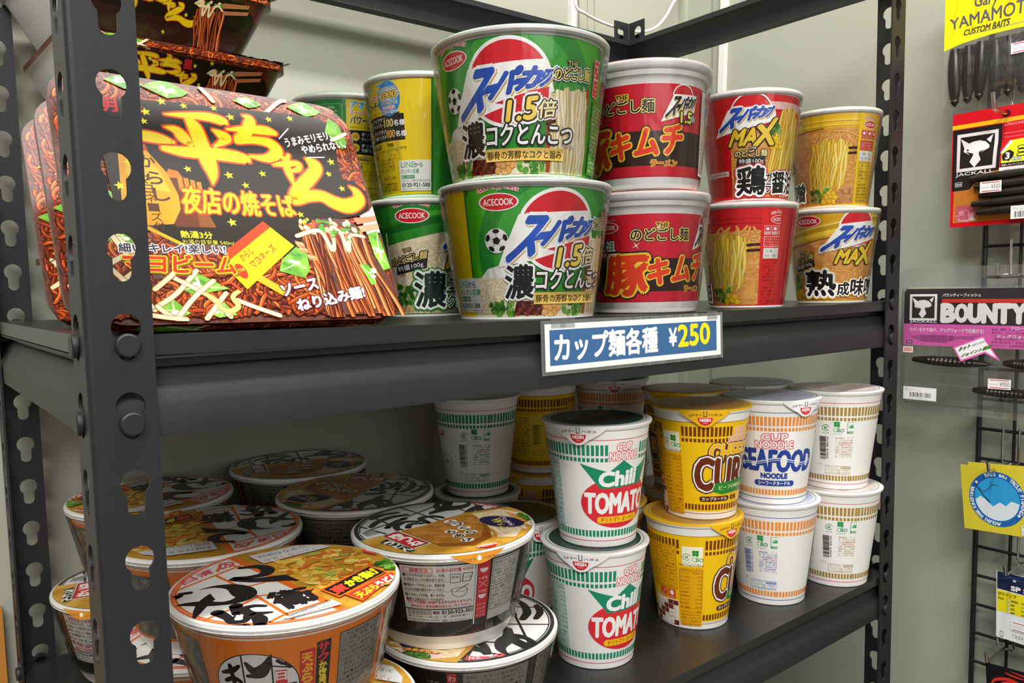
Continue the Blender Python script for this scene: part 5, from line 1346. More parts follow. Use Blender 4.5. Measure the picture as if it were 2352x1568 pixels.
bl('kitsune', 'dark noodle bowl with fried tofu lid, on top of another dark bowl', 248, 76, B2, -128.5, 0, -104)
bl('kitsune', 'dark noodle bowl with white lettered lid, lowest one in front of the chili cups', 261, 67, B1, -257, -136)
bl('kitsune', 'dark noodle bowl with a shaded lid just behind the fried tofu bowl', 247, 215, B2, -290, -150)
bl('kitsune', 'dark noodle bowl underneath the shaded one behind the fried tofu bowl', 247, 216, B1, 30, 60)
bl('kitsune', 'dark noodle bowl farthest back with a dim lid against the wall', 256, 356.2, B2, 60, -20)
bl('kitsune', 'dark noodle bowl beneath the farthest one against the wall', 256, 356.2, B1, 0, 40)
# ------------------------------------------------------------------ square fried noodle packs
PW, PH = 181.0, 163.0
def rrect(x0, x1, y0, y1, r, n=7):
    out = []
    for cx, cy, a0 in ((x1-r, y0+r, -PI/2), (x1-r, y1-r, 0), (x0+r, y1-r, PI/2), (x0+r, y0+r, PI)):
        for i in range(n+1):
            a = a0+PI/2*i/n; out.append((cx+r*math.cos(a), cy+r*math.sin(a)))
    return out
YL = '#f8dc12'; ORG = '#e6491a'; PBK = '#241a10'
ICHI = [[(59.5,137.1,1.2),(70.3,138.1,4),(84.3,139.1,6.4),(93.0,137.3,6.4),(95.3,135.6,2)], [(71.9,136.8,4),(75.1,130.1,8.3),(76.8,118.7,9),(78.7,105.8,9.4),(79.5,96.8,6),(78.5,89.5,0.8)],
 [(58.0,127.6,1.4),(64.0,126.2,5.6),(67.4,121.3,7.6),(70.3,117.1,4.2)], [(86.3,129.4,2.2),(90.8,126.1,7.2),(92.4,123.4,6.0),(84.7,117.4,2)], [(55.1,112.1,4),(65.6,111.1,7),(80.5,111.8,8.6),(93.8,111.4,8.8),(102.0,110.0,6.6),(103.7,108.7,2.2)],
 [(31.9,117.7,4.0),(37.9,118.7,6.1),(45.9,119.4,7.4),(53.9,118.7,6.9),(60.7,117.3,2.8)],
 [(94.5,131.4,1.4),(104.7,132.9,4.8),(118.7,134.1,6.8),(124.7,132.9,4)], [(107.0,144.0,1.5),(110.5,141.2,6.8),(107.3,132.5,7.4),(101.1,125.1,7.2)], [(99.4,123.3,4.6),(110.0,125.5,5.5),(120.0,124.4,7.5),(122.9,118.2,8.1),(116.0,112.5,6),(105.3,112.8,2.2)],
 [(119.2,108.0,2.2),(126.5,109.6,4.4),(135.3,110.6,3.8),(134.3,106.4,3.8),(128.1,104.1,1.6)], [(130.3,116.6,2.4),(127.3,109.7,4.4),(127.7,102.4,4.4),(128.7,94.5,1.5)], [(123.7,115.8,1.5),(126.8,113.7,3.6)],
 [(141.6,115.4,1.5),(145.8,111.7,9.0),(146.1,106.8,8.3),(138.0,97.7,8.9),(129.5,88.9,8.1),(126.5,82.4,6.8),(136.0,86.3,8.1),(145.6,87.0,8.2),(153.4,82.8,9.6),(162.0,80.9,10.4),(171.0,85.7,8.5),(171.3,92.4,5.6),(167.6,96.3,1.2)]]
def meat_bundle(a, top, bot, n, seed, w=2.7):
    a.strands(top, bot, n, [('#2c0d05', '#8a3613', '#d8773a'), ('#3a1206', '#b4501c', '#ee9a58'), ('#220a04', '#5f220c', '#a8562a'), ('#4a1a08', '#c9682c', '#f5b682')], w, seed, 0.45, 10, 3)
def cabbage(a, pts, seed=1):
    a.poly(pts, 'leaf_print'); cx = sum(p[0] for p in pts)/len(pts); cy = sum(p[1] for p in pts)/len(pts)
    rd = random.Random(seed)
    for i in range(5):
        p = pts[rd.randrange(len(pts))]; a.ribbon([(cx, cy, .9), ((cx+p[0])/2+rd.uniform(-1, 1), (cy+p[1])/2, .7), (cx+(p[0]-cx)*.85, cy+(p[1]-cy)*.85, .3)], '#d9efb0', du=.004)
    for i in range(3): a.blob(cx+rd.uniform(-4, 4), cy+rd.uniform(-3, 3), 1.2, '#eef8d2', i, 1.8)
def pack_lid_art():
    a = Art()
    R = rrect(1.5, PW-1.5, 1.5, PH-1.5, 20)
    a.poly(rrect(0, PW, 0, PH, 22), 'noodle_dark')
    border = [p for p in R]
    for reg, n, sd in (([(2, 30), (30, 30), (30, 158), (12, 160), (2, 145)], 190, 1), ([(10, 143), (172, 143), (172, 161), (10, 161)], 260, 2), ([(150, 70), (179, 70), (179, 150), (165, 158), (150, 155)], 180, 3), ([(3, 3), (178, 3), (178, 60), (3, 60)], 620, 4), ([(3, 3), (60, 3), (60, 50), (3, 50)], 120, 9)):
        a.noodles(reg, n, BRN, 3.0, sd, (9, 22), 0.34)
    # cabbage and mayonnaise over the noodle border
    for i, (x, y, s) in enumerate(((63, 156, 9), (112, 155, 6), (20, 118, 9), (14, 78, 8), (24, 52, 8), (150, 156, 8), (40, 157, 7))):
        cabbage(a, [(x+s*q*math.cos(t)*1.5, y+s*q*math.sin(t)*.7) for q, t in zip((1, .8, 1.1, .85, 1, .75, 1.05, .9), [k*PI/4 for k in range(8)])], i)
    for g in ([(90, 152), (84, 161)], [(120, 146), (133, 159), (138, 161)], [(8, 42), (20, 52), (30, 40)], [(4, 26), (30, 44)], [(10, 14), (34, 36)], [(6, 46), (26, 20), (34, 8)], [(20, 52), (30, 30)]):
        a.stroke([(x, y, 2.6) for x, y in g] if len(g) > 2 else [(g[0][0], g[0][1], 2.6), ((g[0][0]+g[1][0])/2, (g[0][1]+g[1][1])/2+.5, 2.8), (g[1][0], g[1][1], 2.4)], '#f0dcb2', [(0.35, '#8a4a1c')])
    # black panel with the brand strokes
    panel = [(24,60),(22,120),(24,142),(50.0,145.8),(91.1,148.0),(118.4,149.2),(147.8,150.5),(158.2,150.0),(164,147),(167.0,141.1),(165.1,127.7),(163.6,110.3),(164.5,101.9),(172.1,100.4),(178.1,93.3),(177.4,80.8),(168.8,74.3),(150,70),(130,64),(126,40),(100,45),(79.3,47.9),(51.8,48.5),(39.6,55.4)]
    a.poly(panel, PBK)
    a.poly([(161,140),(166,151),(172,147),(175,132),(170,126),(165,133)], 'leaf_print'); a.stroke([(164,133,2.4),(171,137,2.8),(176,140,2.2)], '#f3e3c2')
    a.poly([(176.5,78),(180,82),(180.2,62),(170,60),(168.8,74)], '#efeae2')
    for s, q in (('明', [(24, 133.5), (34, 134.5), (34, 144), (24, 143)]), ('星', [(38, 135), (48, 136), (48, 145.5), (38, 144.5)])): a.quad(s, q, '#c8202c', 0.03)
    a.poly([(53.2,96.4),(61.3,95.7),(63.2,92.0),(74.4,59.7),(52.7,59.3)], '#6b3312'); a.poly([(66, 60), (75, 60), (70, 76), (66, 78)], '#8a4d1e'); a.poly([(53, 92), (55, 98), (60, 97), (62, 92)], '#e07c14')
    for i in range(4): a.rect(59+i*3.4, 84, 61.6+i*3.4, 93.5-i*1.0, '#d9861c')
    a.poly([(30, 105), (38, 112), (44.5,111.4),(47.1,106.2),(53.8,95.5),(57.8,80.4),(57.4,71.1),(52.2,61.0),(39.4,59.3),(26.6,60.0)], '#f0a41c'); a.poly([(34, 104), (42, 108), (50, 96), (54, 82), (40, 84), (32, 92)], '#f6c733'); a.poly([(38, 109), (40.5, 116), (45, 115), (46, 109)], '#c8421c')
    a.column('からし', 44.5, 106, 8.2, 11, '#5b2c0c', 0.02, dx=2.2); a.column('マヨネーズ付', 41.5, 92, 5.6, 6.0, '#5b2c0c', 0.01, dx=.6)
    st = [(59.0,146.3),(71.5,145.2),(89.4,146.6),(98.6,141.3),(123.2,143.5),(138.1,146.7),(159.0,114.9),(154.9,104.9),(110.2,100.4),(89.2,97.1),(97.9,90.7),(65.9,99.0),(84.6,63.9),(128.0,72.1),(161.5,94.3),(49,137),(30,122),(34,100),(28,84),(47,130)]
    for i, (x, y) in enumerate(st): a.star(x, y, 2.5 if i % 3 else 3.0, '#f4e21c', 0.2)
    a.up()
    a.strokes(ICHI, ORG, [(2.0, PBK), (1.25, ORG)]); a.strokes(ICHI, YL)
    q = [(57.8,68.6),(125.8,70.0),(124.6,86.0),(60.6,87.0)]
    a.quad('夜店の焼そば', q, ORG, 0.085); a.quad('夜店の焼そば', q, YL, 0.028)
    q = [(130.6,122.8),(164.8,134.2),(164.2,140.4),(130,129.4)]; a.quad('うまみモリモリ、', q, WHT, 0.03)
    q = [(140.5,118.6),(173.4,128.2),(173.0,134.2),(140.2,125.0)]; a.quad('やめられない。', q, WHT, 0.03)
    a.ribbon([(127, 129, .8), (135, 138, .8)], WHT); a.ribbon([(143, 116.5, .8), (155, 118, .8)], WHT)
    # sauce sachet, lettering
    a.poly([(39.6,60),(51.8,48.5),(80,47.9),(75.6,28.8),(36,26)], 'noodle_dark'); a.noodles([(38, 27), (78, 28), (80, 46), (52, 48), (40, 57)], 40, BRN, 3.0, 6)
    a.poly([(36,60.5),(57,47.5),(60,43.5),(38,56.5)], '#eab41c')
    a.text('熱湯3分', 54.6, 52.2, 4.6, '#f0e22a', 0.03, w=17); a.text('お湯の目安量 540ml', 54.8, 48.4, 3.0, '#d9cf3a', 0.0, w=28)
    cabbage(a, [(105.7,31.9),(108.8,39.5),(119.6,48.8),(125.5,44.2),(124.7,32.8),(120.0,27.4)], 3)
    cabbage(a, [(34.6,7.9),(43.9,14.4),(51.6,5.5),(43.7,1.8)], 4); cabbage(a, [(49.8,19.7),(57.5,31.1),(74.7,20.2),(55.3,16.6)], 5); cabbage(a, [(60,6),(70,12),(76,4),(66,2.5)], 6)
    for g in ([(35.7,9.9),(46.6,17.7),(58.9,31.5)], [(45.9,27.3),(62.1,16.1),(72,3)], [(44.2,2.4),(54.8,14.9),(66.8,25.2)], [(77.5,13.1),(88,8),(99.6,3)], [(35.7,9.9),(40,5),(44.6,2)], [(59.3,2.2),(65,9),(72.1,17.4)], [(24,6.7),(36,4),(48.8,2)], [(36,20),(44,27),(50,33)]):
        a.stroke([(x, y, 2.5) for x, y in g], '#eed9ae', [(0.3, '#9a5a26')])
    a.poly([(90.4,25.9),(93,30),(108,19),(106.0,14.5)], '#e3ab2a')
    a.poly([(78.3,45.6),(102.9,65.7),(118.6,49.3),(84.5,19.8),(77,31)], '#f6d813'); a.poly([(78.3,45.6),(102.9,65.7),(106.7,61.9),(78,38.4)], '#e2401a')
    a.quad('からしマヨネーズ'[:3], [(85.5, 37.5), (93.5, 44), (91.5, 48), (83.8, 42)], '#d8501c', 0.03); a.quad('マヨネーズ', [(91, 33), (107.5, 46.5), (104.5, 50.5), (88.5, 37.5)], '#d8501c', 0.03)
    for i in range(7): a.ribbon(catmull([(86+i*2.6, 29+i*2.1, .4), (86.5+i*2.6, 33+i*2.1, .4), (88+i*2.6, 30.6+i*2.1, .4)], 4), '#b9a13c', du=.002)
    a.ell(83.4, 31.5, 3.0, 5.2, '#df3a1c', 16, .4); a.text('ピリ辛', 81.4, 30.3, 2.4, YL, 0.03, rot=.3, w=4.6)
    a.stroke([(61.6,16.8,2.4),(66.3,12.6,2.6),(68.4,7.9,2.6),(73.0,6.4,2.9),(77.4,9.6,2.9),(75.4,15.2,2.5),(80.6,19.4,2.1)], '#f6e178', [(0.3, '#a36a26')]); a.stroke([(80.6,19.4,2),(76,24,1.6),(70.5,22.5,1.2)], '#b8461c')
    q = [(20,42.6),(77.0,43.0),(76.6,49.0),(21,48.4)]; q = [(22, 42.2), (76.8, 42.4), (77.2, 48.4), (22, 47.6)]
    a.quad('細い!キレイ!楽しい!', q, '#f3f0ee', 0.11); a.quad('細い!キレイ!楽しい!', q, '#413548', 0.03)
    q = [(22,30.4),(80.0,29.6),(82.0,41.0),(23.6,41.2)]
    a.quad('マヨビーム', [(x+.8, y-.9) for x, y in q], '#8a5a14', 0.09); a.quad('マヨビーム', q, '#f4d817', 0.085); a.quad('マヨビーム', q, '#e0361a', 0.035)
    # lifted noodles
    bun = [(124.2,54.0),(132.1,62.4),(140.9,69.8),(160.6,70.8),(167.0,61.8),(169.6,45.1),(176.8,27.9),(179.4,16.4),(172,6),(168.5,3.0),(127.7,2.2),(126.8,9.7),(127.1,29.0)]
    a.poly(bun, 'noodle_dark')
    meat_bundle(a, (126, 165, 63), (128, 177, 4), 24, 7, 3.4)
    cabbage(a, [(170.3,60.0),(177.7,62.9),(178.9,49.2),(179.6,35.0),(174.2,33.3),(170.9,44.8)], 8); cabbage(a, [(158.3,37.2),(164.0,37.7),(166.7,33.2),(166.6,24.3),(162.9,22.7)], 9)
    for i, p in enumerate(((121, 49), (125, 44), (119.5, 53))): a.poly([(p[0], p[1]), (p[0]+5, p[1]-1), (p[0]+6, p[1]-4.5), (p[0]+1, p[1]-4)], '#d98c5c'); a.ribbon([(p[0]+.5, p[1]-1.6, .6), (p[0]+5.4, p[1]-2.4, .6)], '#f0bd94')
    a.poly([(163.0,71.5),(180.2,74.6),(180.2,71),(165,67)], '#c9805a'); a.poly([(165,65.6),(180.3,69),(180.3,65),(166.5,61.2)], '#d49a78')
    rd = random.Random(5)
    for i in range(46): a.blob(rd.uniform(126, 164), rd.uniform(60, 70)-abs(rd.uniform(-3, 3)), rd.uniform(.8, 1.9), rd.choice(['#e8c890', '#c8622a', '#f0dcae', '#4f9a34', '#e3b23a', '#b5472a', '#efd9ac']), i, 1.5, 8, None, rd.uniform(0, 3))
    a.stroke([(121.9,56.3,2.6),(133.4,60.6,2.8),(139.0,59.3,2.6),(142.7,47.2,2.8),(145.2,52.8,2.3),(146.0,63.9,2.2),(151.4,59.8,2.6),(153.6,46.5,2.8),(157.4,58.2,2.2),(167.0,57.8,2.2)], '#f0dcb0', [(0.3, '#8a4a1c')])
    for i in range(12): a.blob(rd.uniform(132, 160), rd.uniform(55, 68), .9, '#4f9a34', i, 1.8, 6)
    q = [(104.2,15.2),(127.2,20.4),(127.0,27.6),(104,22.2)]; a.quad('ソース', q, '#5b2030', 0.11); a.quad('ソース', q, WHT, 0.045)
    q = [(111.3,5.2),(156.2,14.2),(156.2,22.2),(111.2,13.2)]; a.quad('ねり込み麺!', q, '#5b2030', 0.11); a.quad('ねり込み麺!', q, WHT, 0.045)
    return a
def pack_side_art():
    """printed wrap on the long sloping side, u along the edge, v downward distance 0..-57"""
    a = Art()
    a.rect(0, -58, PW, 0, '#1d130c')
    a.poly([(0, 0), (PW, 0), (PW, -7), (150, -9), (0, -7)], 'noodle_dark'); a.noodles([(2, -.5), (179, -.5), (179, -8), (2, -8)], 130, BRN, 2.6, 12, (6, 14), 0.3)
    a.poly([(150, -8), (181, -6), (181, -58), (162, -58), (172, -22)], '#5a1f18')
    for s, x in (('明', 74), ('星', 88)): a.text(s, x, -17, 7, '#c8222c', 0.03, w=8)
    a.poly([(22, -2), (40, 0), (58, -2), (50, -8), (30, -8)], 'leaf_print')
    for g in ([(26, -1), (34, -7)], [(60, 0), (50, -7)], [(40, -1), (60, -7)]): a.ribbon([(x, y, 1.6) for x, y in g], '#eed9ae')
    f = lambda p: (p[0]*0.62+8, p[1]*0.40-66.5, p[2]*0.5)
    L = [[f(p) for p in q] for q in ICHI]
    a.strokes(L, '#7a1d10', [(1.0, '#1d130c'), (.7, '#b8401a')]); a.strokes(L, '#f0d01a')
    for i, (x, y) in enumerate(((60, -14), (72, -22), (98, -14), (104, -28), (112, -10), (36, -16), (84, -44), (22, -30), (118, -22))): a.star(x, y, 2.0, '#f4e21c')
    a.up()
    meat_bundle(a, (112, 138, -18), (116, 150, -57), 15, 9, 2.6)
    rd = random.Random(6)
    for i in range(22): a.blob(rd.uniform(112, 136), rd.uniform(-19, -13), rd.uniform(.8, 1.6), rd.choice(['#e8c890', '#c8622a', '#f0dcae', '#4f9a34']), i, 1.4, 8)
    a.stroke([(110, -18, 1.6), (116, -15, 1.6), (119, -26, 1.8), (122, -16, 1.5), (125, -26, 1.8), (129, -16, 1.5), (136, -19, 1.5)], '#f0dcb0')
    a.poly([(134, -13), (158, -10), (158, -13), (135, -17)], '#b5714a'); a.poly([(136, -19), (160, -15), (160, -18), (137, -22)], '#b5714a')
    return a
TF, TD, TT = 5.0, 54.2, 27.2      # flange, depth, taper
def pack_meshes():
    top = rrect(0, PW, 0, PH, 22); n = len(top)
    def ring(t, z): return [(t+(x)*(PW-2*t)/PW, t+(y)*(PH-2*t)/PH, z) for x, y in top]
    m = MB(); m.recalc = False
    rings = [ring(0, 0), ring(0, -TF), ring(3.0, -TF-.4), ring(TT-3, -TD+4), ring(TT, -TD)]
    for r in rings: m.v += r
    kd = m.mi('#2e1714'); k = m.mi('tray_white'); kf = m.mi('noodle_dark')
    for j in range(len(rings)-1):
        for i in range(n):
            x_, y_ = top[i]; dark = y_ < 21 or x_ > PW-21
            m.f.append((j*n+i, (j+1)*n+i, (j+1)*n+(i+1) % n, j*n+(i+1) % n)); m.m.append(kf if j == 0 else (kd if dark else k))
    m.f.append(tuple(reversed(range((len(rings)-1)*n, len(rings)*n)))); m.m.append(k)
    tray = m.mesh('tray')
    # printed wrap on the front side: flange then slope
    ang = math.atan2(TT-3.0, TD-TF-.4)
    w = MB()
    def fn(u, v, w_):
        d = -v
        if d < TF+1: return (u, -0.25-w_, -d)
        q = (d-TF-1)/(58-TF-1); q = min(q, 1.0); t = 2.8+(TT-2.5)*q
        x = t+u*(PW-2*t)/PW
        r = 22*(1-q*.2); e = 0.0
        for c in (x-t, PW-t-x):
            if c < r: e = max(e, r-math.sqrt(max(r*r-(r-c)**2, 0)))
        return (x, t+e-0.5-w_, -TF-.6-(TD-TF-.6)*q)
    def fn2(u, v, w_):
        x, y, z = fn(u, v, w_)
        if -v < TF+1:
            e = 0
            for c in (u, PW-u):
                if c < 22: e = max(e, 22-math.sqrt(max(484-(22-c)**2, 0)))
            y += e
        return (x, y, z)
    art = pack_side_art(); cl = (5, PW-5, -57.5, 0)
    cut = Art()
    art.apply(w, fn2, 5.0, (3, PW-3, -57.5, -TF-1.05)); art.apply(w, fn2, 5.0, (3, PW-3, -TF-.95, -.2))
    wrap = w.mesh('printed_wrap')
    l = MB(); l.recalc = False
    base = top
    l.v = [(x, y, .2) for x, y in base]; l.f = [tuple(range(n))]; l.m = [l.mi('noodle_dark')]
    pack_lid_art().apply(l, on_flat(.25), None, (1.0, PW-1.0, 1.0, PH-1.0))
    lid = l.mesh('lid')
    return {'tray': tray, 'lid': lid, 'printed_wrap': wrap}
PM = pack_meshes()
GP = 'square fried noodle packs on the middle shelf'
def pack(label, M):
    t = bpy.data.objects.new('noodle_pack', None); col.objects.link(t); t.empty_display_size = .02
    t.matrix_world = M; tag(t, label, 'noodle pack', GP)
    for nme, me in PM.items():
        o = bpy.data.objects.new(nme, me); col.objects.link(o); o.parent = t
    return t
def lean(x0, yb, phi=0.5017, rol=0.0, zz=-1.7):
    ux = Vector((math.cos(rol), -0.0, math.sin(rol))); uy0 = Vector((0, math.sin(phi), math.cos(phi)))
    n = Vector((1, 0, 0)).cross(uy0).normalized(); ux = (ux-n*ux.dot(n)).normalized(); uy = n.cross(ux)
    M = Matrix((ux, uy, n)).transposed().to_4x4(); M.translation = Vector((x0, yb, Z0+zz))*S
    return M
pack('black and yellow fried noodle pack leaning foremost, its whole lid facing out', lean(2.47, 16.6, rol=-.017, zz=0.6))
pack('black and yellow fried noodle pack leaning directly behind the foremost pack', lean(7, 81, zz=-1.9))
pack('black and yellow fried noodle pack leaning rearmost, noodle printed edge left of the post', lean(8, 145.5, zz=-2.0))
def flat(cx, cy, zt, psi):
    M = Matrix.Translation(Vector((cx, cy, Z0+zt))*S) @ Matrix.Rotation(psi, 4, 'Z') @ Matrix.Translation(Vector((-PW/2, -PH/2, 0))*S)
    return M
for i, (lab, psi, dx) in enumerate((('lying flat at the bottom behind the leaning ones', 0.0, 0), ('lying flat second from the bottom behind the leaning ones', .02, 1), ('lying flat third from the bottom behind the leaning ones', -.02, -1), ('lying flat directly under the topmost pack', .05, 3), ('lying flat at the very top, cut by the picture edge', .11, -8))):
    pack('black fried noodle pack '+lab, flat(127+dx, 339, -6.2+55.2*(i+1), psi))

# ------------------------------------------------------------------ price card taped to the shelf edge
t = thing('price_card', 'blue and white price card reading 250 yen, taped to the middle shelf edge', 'price card', 283.5, 1.2, -46.0)
t.rotation_euler = (math.radians(-1.5), math.radians(0.2), 0)
m = MB().box(0, 205.5, -.35, .35, 0, 38.6, 'laminate'); m.obj('laminate_sleeve', t)
a = Art(); a.rect(3.2, 2.6, 202, 36, '#eeeeec'); a.rect(7.4, 6.6, 196.5, 31.8, '#3d6695')
a.quad('カップ麺各種', [(12, 9.4), (121, 10), (121, 29.6), (12, 29)], '#f2f2f0', 0.035); a.quad('¥', [(135, 13.4), (144.5, 13.6), (144.5, 27.6), (135, 27.4)], '#f2f2f0', 0.03)
a.quad('250', [(146.5, 12.4), (187, 13.2), (187, 30), (146.5, 29.4)], '#f3e11a', 0.03)
m = MB().box(3.2, 202, -.42, -.36, 2.6, 36, 'paper'); a.apply(m, on_front(-.45), None); m.obj('printed_card', t)
for x in (9, 18, 184):
    m = MB().add([(x, -.7, 33), (x+14, -.7, 33), (x+14, -.7, 39.8), (x, -.7, 39.8), (x+14, 5, 40.2), (x, 5, 40.2)], [(0, 1, 2, 3), (3, 2, 4, 5)], 'laminate'); m.obj('tape', t)
# ------------------------------------------------------------------ wire grid and the fishing goods hanging on it
XG = 948.0
ZT, ZB = 420.0, -760.0
m = MB(); R_ = 1.9
g = thing('wire_grid_panel', 'black wire grid panel on the right wall carrying the fishing goods', 'display grid', XG, -31, 0)
m = MB().tube([(0, 0, ZB), (0, 0, ZT)], 3.0, 'wire_black', 10); m.obj('edge_wire', g)
for k in range(1, 8):
    m = MB().tube([(1.5, -37.0*k, ZB), (1.5, -37.0*k, ZT)], R_, 'wire_black', 8); m.obj('upright_wire', g)
zz = 54.2+36*10
while zz > ZB:
    m = MB().tube([(-1.5, 0, zz), (-1.5, -37.0*7, zz)], R_, 'wire_black', 8); m.obj('cross_wire', g); zz -= 36.0
GH = 'wire display hooks on the grid'
def hook(label, y, z, L, rise=12, back=36, dy=0):
    """double-wire hook: bracket over two cross wires, straight arm, upturned tip"""
    t = thing('display_hook', label, 'hook', XG-4.5, y, z, 0, GH)
    m = MB().tube([(1.2, 5, back-2), (-1.6, 5, back+1.8), (-2.2, 5, back-4), (-2.2, 5, 0), (-2.2, 3, -2.2), (-2.2, -10, -2.2), (-2.2, -12, 0), (-2.2, -12, back-4), (-1.6, -12, back+1.8), (1.2, -12, back-2)], 1.5, 'chrome', 8); m.obj('bracket', t)
    m = MB().tube([(-2.2, -3, -2.2), (-L+4, -3+dy, -2.6), (-L, -3+dy, -1.5), (-L-4, -3+dy, rise)], 1.9, 'chrome', 10); m.obj('arm', t)
    return t
def pouch_mesh(w, h, bulge, key, n=18, top=0.12, bot=0.06):
    """flat-edged bag with a bulging middle, facing -x; origin at the top left corner"""
    m = MB()
    def b(u, v):
        p = (math.sin(PI*min(max((u/w-0.06)/0.88, 0), 1))**0.6)*(math.sin(PI*min(max((-v/h-top)/(1-top-bot), 0), 1))**0.7)
        return bulge*p
    for sgn in (-1, 1):
        base = len(m.v)
        for j in range(n+1):
            for i in range(n+1):
                u, v = w*i/n, -h*j/n
                m.v.append((sgn*(b(u, v)+.25), -u, v))
        k = m.mi(key)
        for j in range(n):
            for i in range(n):
                a = base+j*(n+1)+i; q = (a, a+1, a+n+2, a+n+1)
                m.f.append(q if sgn > 0 else q[::-1]); m.m.append(k)
    m.recalc = False
    return m, b
# yellow topped lure bag
t = thing('lure_bag', 'yellow topped bag of thick black worm lures hanging at the top right', 'lure bag', 905, 2.5, 350)
hw = 140
m, bf = pouch_mesh(hw, 146, 9, 'pouch', 20, 0.42, .05); m.obj('clear_pouch', t)
a = Art()
edge = [(0, 6), (0, -73), (4, -71.5), (20, -68.8), (50, -66.3), (75, -66.3), (100, -67.5), (120, -70), (136, -73), (140, -74), (140, 6)]
a.poly(edge, '#f1df1c')
rd = random.Random(3)
for i in range(22):
    x = rd.uniform(6, 134); y = rd.uniform(-66, -20); a.ribbon([(x, y, .3), (x+rd.uniform(1, 4), y+rd.uniform(8, 20), 1.4), (x+rd.uniform(3, 9), y+rd.uniform(22, 34), .3)], rd.choice(['#d9c81a', '#f7ea5a', '#e3d21c', '#c9b92a']), du=.004)
ik = '#5f5a68'
a.quad('Gary', [(30, -35.5), (54, -37.5), (56, -20.5), (32, -20)], ik, 0.02)
a.quad('YAMAMOTO', [(6.5, -50.5), (93, -51.5), (94, -36.5), (5.5, -38.5)], ik, 0.015)
a.quad('CUSTOM BAITS', [(20.5, -60.3), (66, -60.5), (67.5, -53.4), (21.5, -54.4)], '#4a4538', 0.035)
m = MB(); a.apply(m, lambda u, v, w: (-bf(u, v)-.5-w, -u, v), 5.0, None, 5.0); m.obj('header_card', t)
def worm(L, r, parent, x, y, z, dirv, seed, fat=1.0):
    rd = random.Random(seed); N = 44; prof = [(0.01, 0)]
    for i in range(1, N):
        q = i/N; rr = r*(0.55+0.45*math.sin(PI*min(q*1.15, 1))**0.6) if q < .9 else r*(1-q)*7
        prof.append((max(rr*(1+0.025*(1 if i % 2 else -1)), .05), L*q))
    prof.append((0.01, L))
    m = MB(); m.lathe(prof, 'worm', 14); o = m.obj('worm_lure', parent)
    o.matrix_local = Matrix.Translation(Vector((x, y, z))*S) @ Vector(dirv).to_track_quat('Z', 'Y').to_matrix().to_4x4()
for i in range(9): worm(66, 7.4, t, -1+(i % 2)*2.0, -12.0-i*13.9, -72+(i % 3), (0.0, 0.02*(i % 3-1), -1), i)
worm(80, 5.4, t, 3, -5, -78, (0, -1, 0.06), 20)
def price_label(parent, x, y, z, yen, wd=22, ht=11.5, rot=0.0, nm='price_label'):
    a = Art(); a.rect(0, -ht, wd, 0, '#f0efec'); a.rect(wd*.08, -ht*.16, wd*.92, -ht*.08, '#c43a52'); a.rect(wd*.08, -ht*.92, wd*.92, -ht*.84, '#c43a52'); a.rect(wd*.06, -ht*.56, wd*.46, -ht*.53, '#8a8480')
    a.text(yen, wd*.94, -ht*.70, ht*.42, '#6d6a70', 0.0, anchor='r', w=wd*.42)
    m = MB(); a.apply(m, on_wall(0), None); o = m.obj(nm, parent); o.location = Vector((x, y, z))*S; o.rotation_euler = (rot, 0, 0); return o
price_label(t, -9.6, -72, -83, '¥900', 26, 11.5)
# red lure bag
t = thing('lure_bag', 'red and black bag of slim dark worm lures marked JACKALL', 'lure bag', 905, -9.2, 204)
m, bf = pouch_mesh(116, 128, 6, '#c81422', 18, 0.3, .06); m.obj('bag_back', t)
a = Art()
a.rect(0, -128, 116, 0, '#d21322'); a.rect(0, -17.4, 116, -12.8, '#f0b81c'); a.rect(0, -87.2, 2, -18, '#d21322')
a.rect(1, -87, 51.5, -18.2, '#221c1b'); a.poly([(1, -87), (24, -87), (36, -70), (51, -70), (51, -18.2), (1, -18.2)], '#221c1b'); a.rect(51.5, -70, 116, -18, '#d21322')
a.poly([(3.5, -87), (21, -87), (36, -70), (116, -64), (116, -123), (3, -123)], '#c9792a'); 
lg = '#e6dcda'
def fox(a, x0, y1, s, ink, key):
    """square badge with the fox head"""
    a.rect(x0, y1-s, x0+s, y1, ink); t_ = s*.085
    a.rect(x0+t_, y1-s+t_, x0+s-t_, y1-t_, key)
    P_ = lambda l: [(x0+s*p, y1-s*q) for p, q in l]
    a.poly(P_([(.09,.12),(.30,.27),(.40,.23),(.56,.22),(.70,.27),(.80,.38),(.80,.45),(.60,.55),(.70,.48),(.56,.52),(.56,.58),(.62,.74),(.47,.92),(.34,.76),(.42,.60),(.42,.55),(.22,.47),(.34,.58),(.17,.47),(.19,.40)]), ink)
    a.poly(P_([(.72,.22),(.88,.10),(.82,.32)]), ink)
fox(a, 5.5, -23.6, 42.4, lg, '#221c1b')
a.text('JACKALL', 4.6, -71.6, 4.6, lg, 0.02, w=41.5)
a.frame(4.4, -82.4, 12.6, -77.4, .5, lg); a.text('4inch', 5.4, -81, 2.4, lg, 0.03, w=6.2)
a.text('Discover', 53.5, -21.5, 4, '#e8a0a4', 0.0, skew=.2); a.rects([(53, -30, 116, -29), (53, -34, 116, -33.3)], '#ee6a70')
a.poly([(59.5, -38), (116, -34), (116, -62), (53, -62), (53, -50)], '#e9e526'); a.poly([(59.8, -37.6), (63, -38.5), (54, -51), (51.4, -50.6)], WHT)
a.blob(59, -54.5, 6, BLK, 3); a.text('3', 57, -58, 7, WHT, 0.04); a.text('inch', 64, -60, 3.6, WHT, 0.03, [(0.12, BLK)])
a.text('ヨワーム', 69, -56, 11, '#f2ea3a', 0.04, [(0.11, BLK)], w=40)
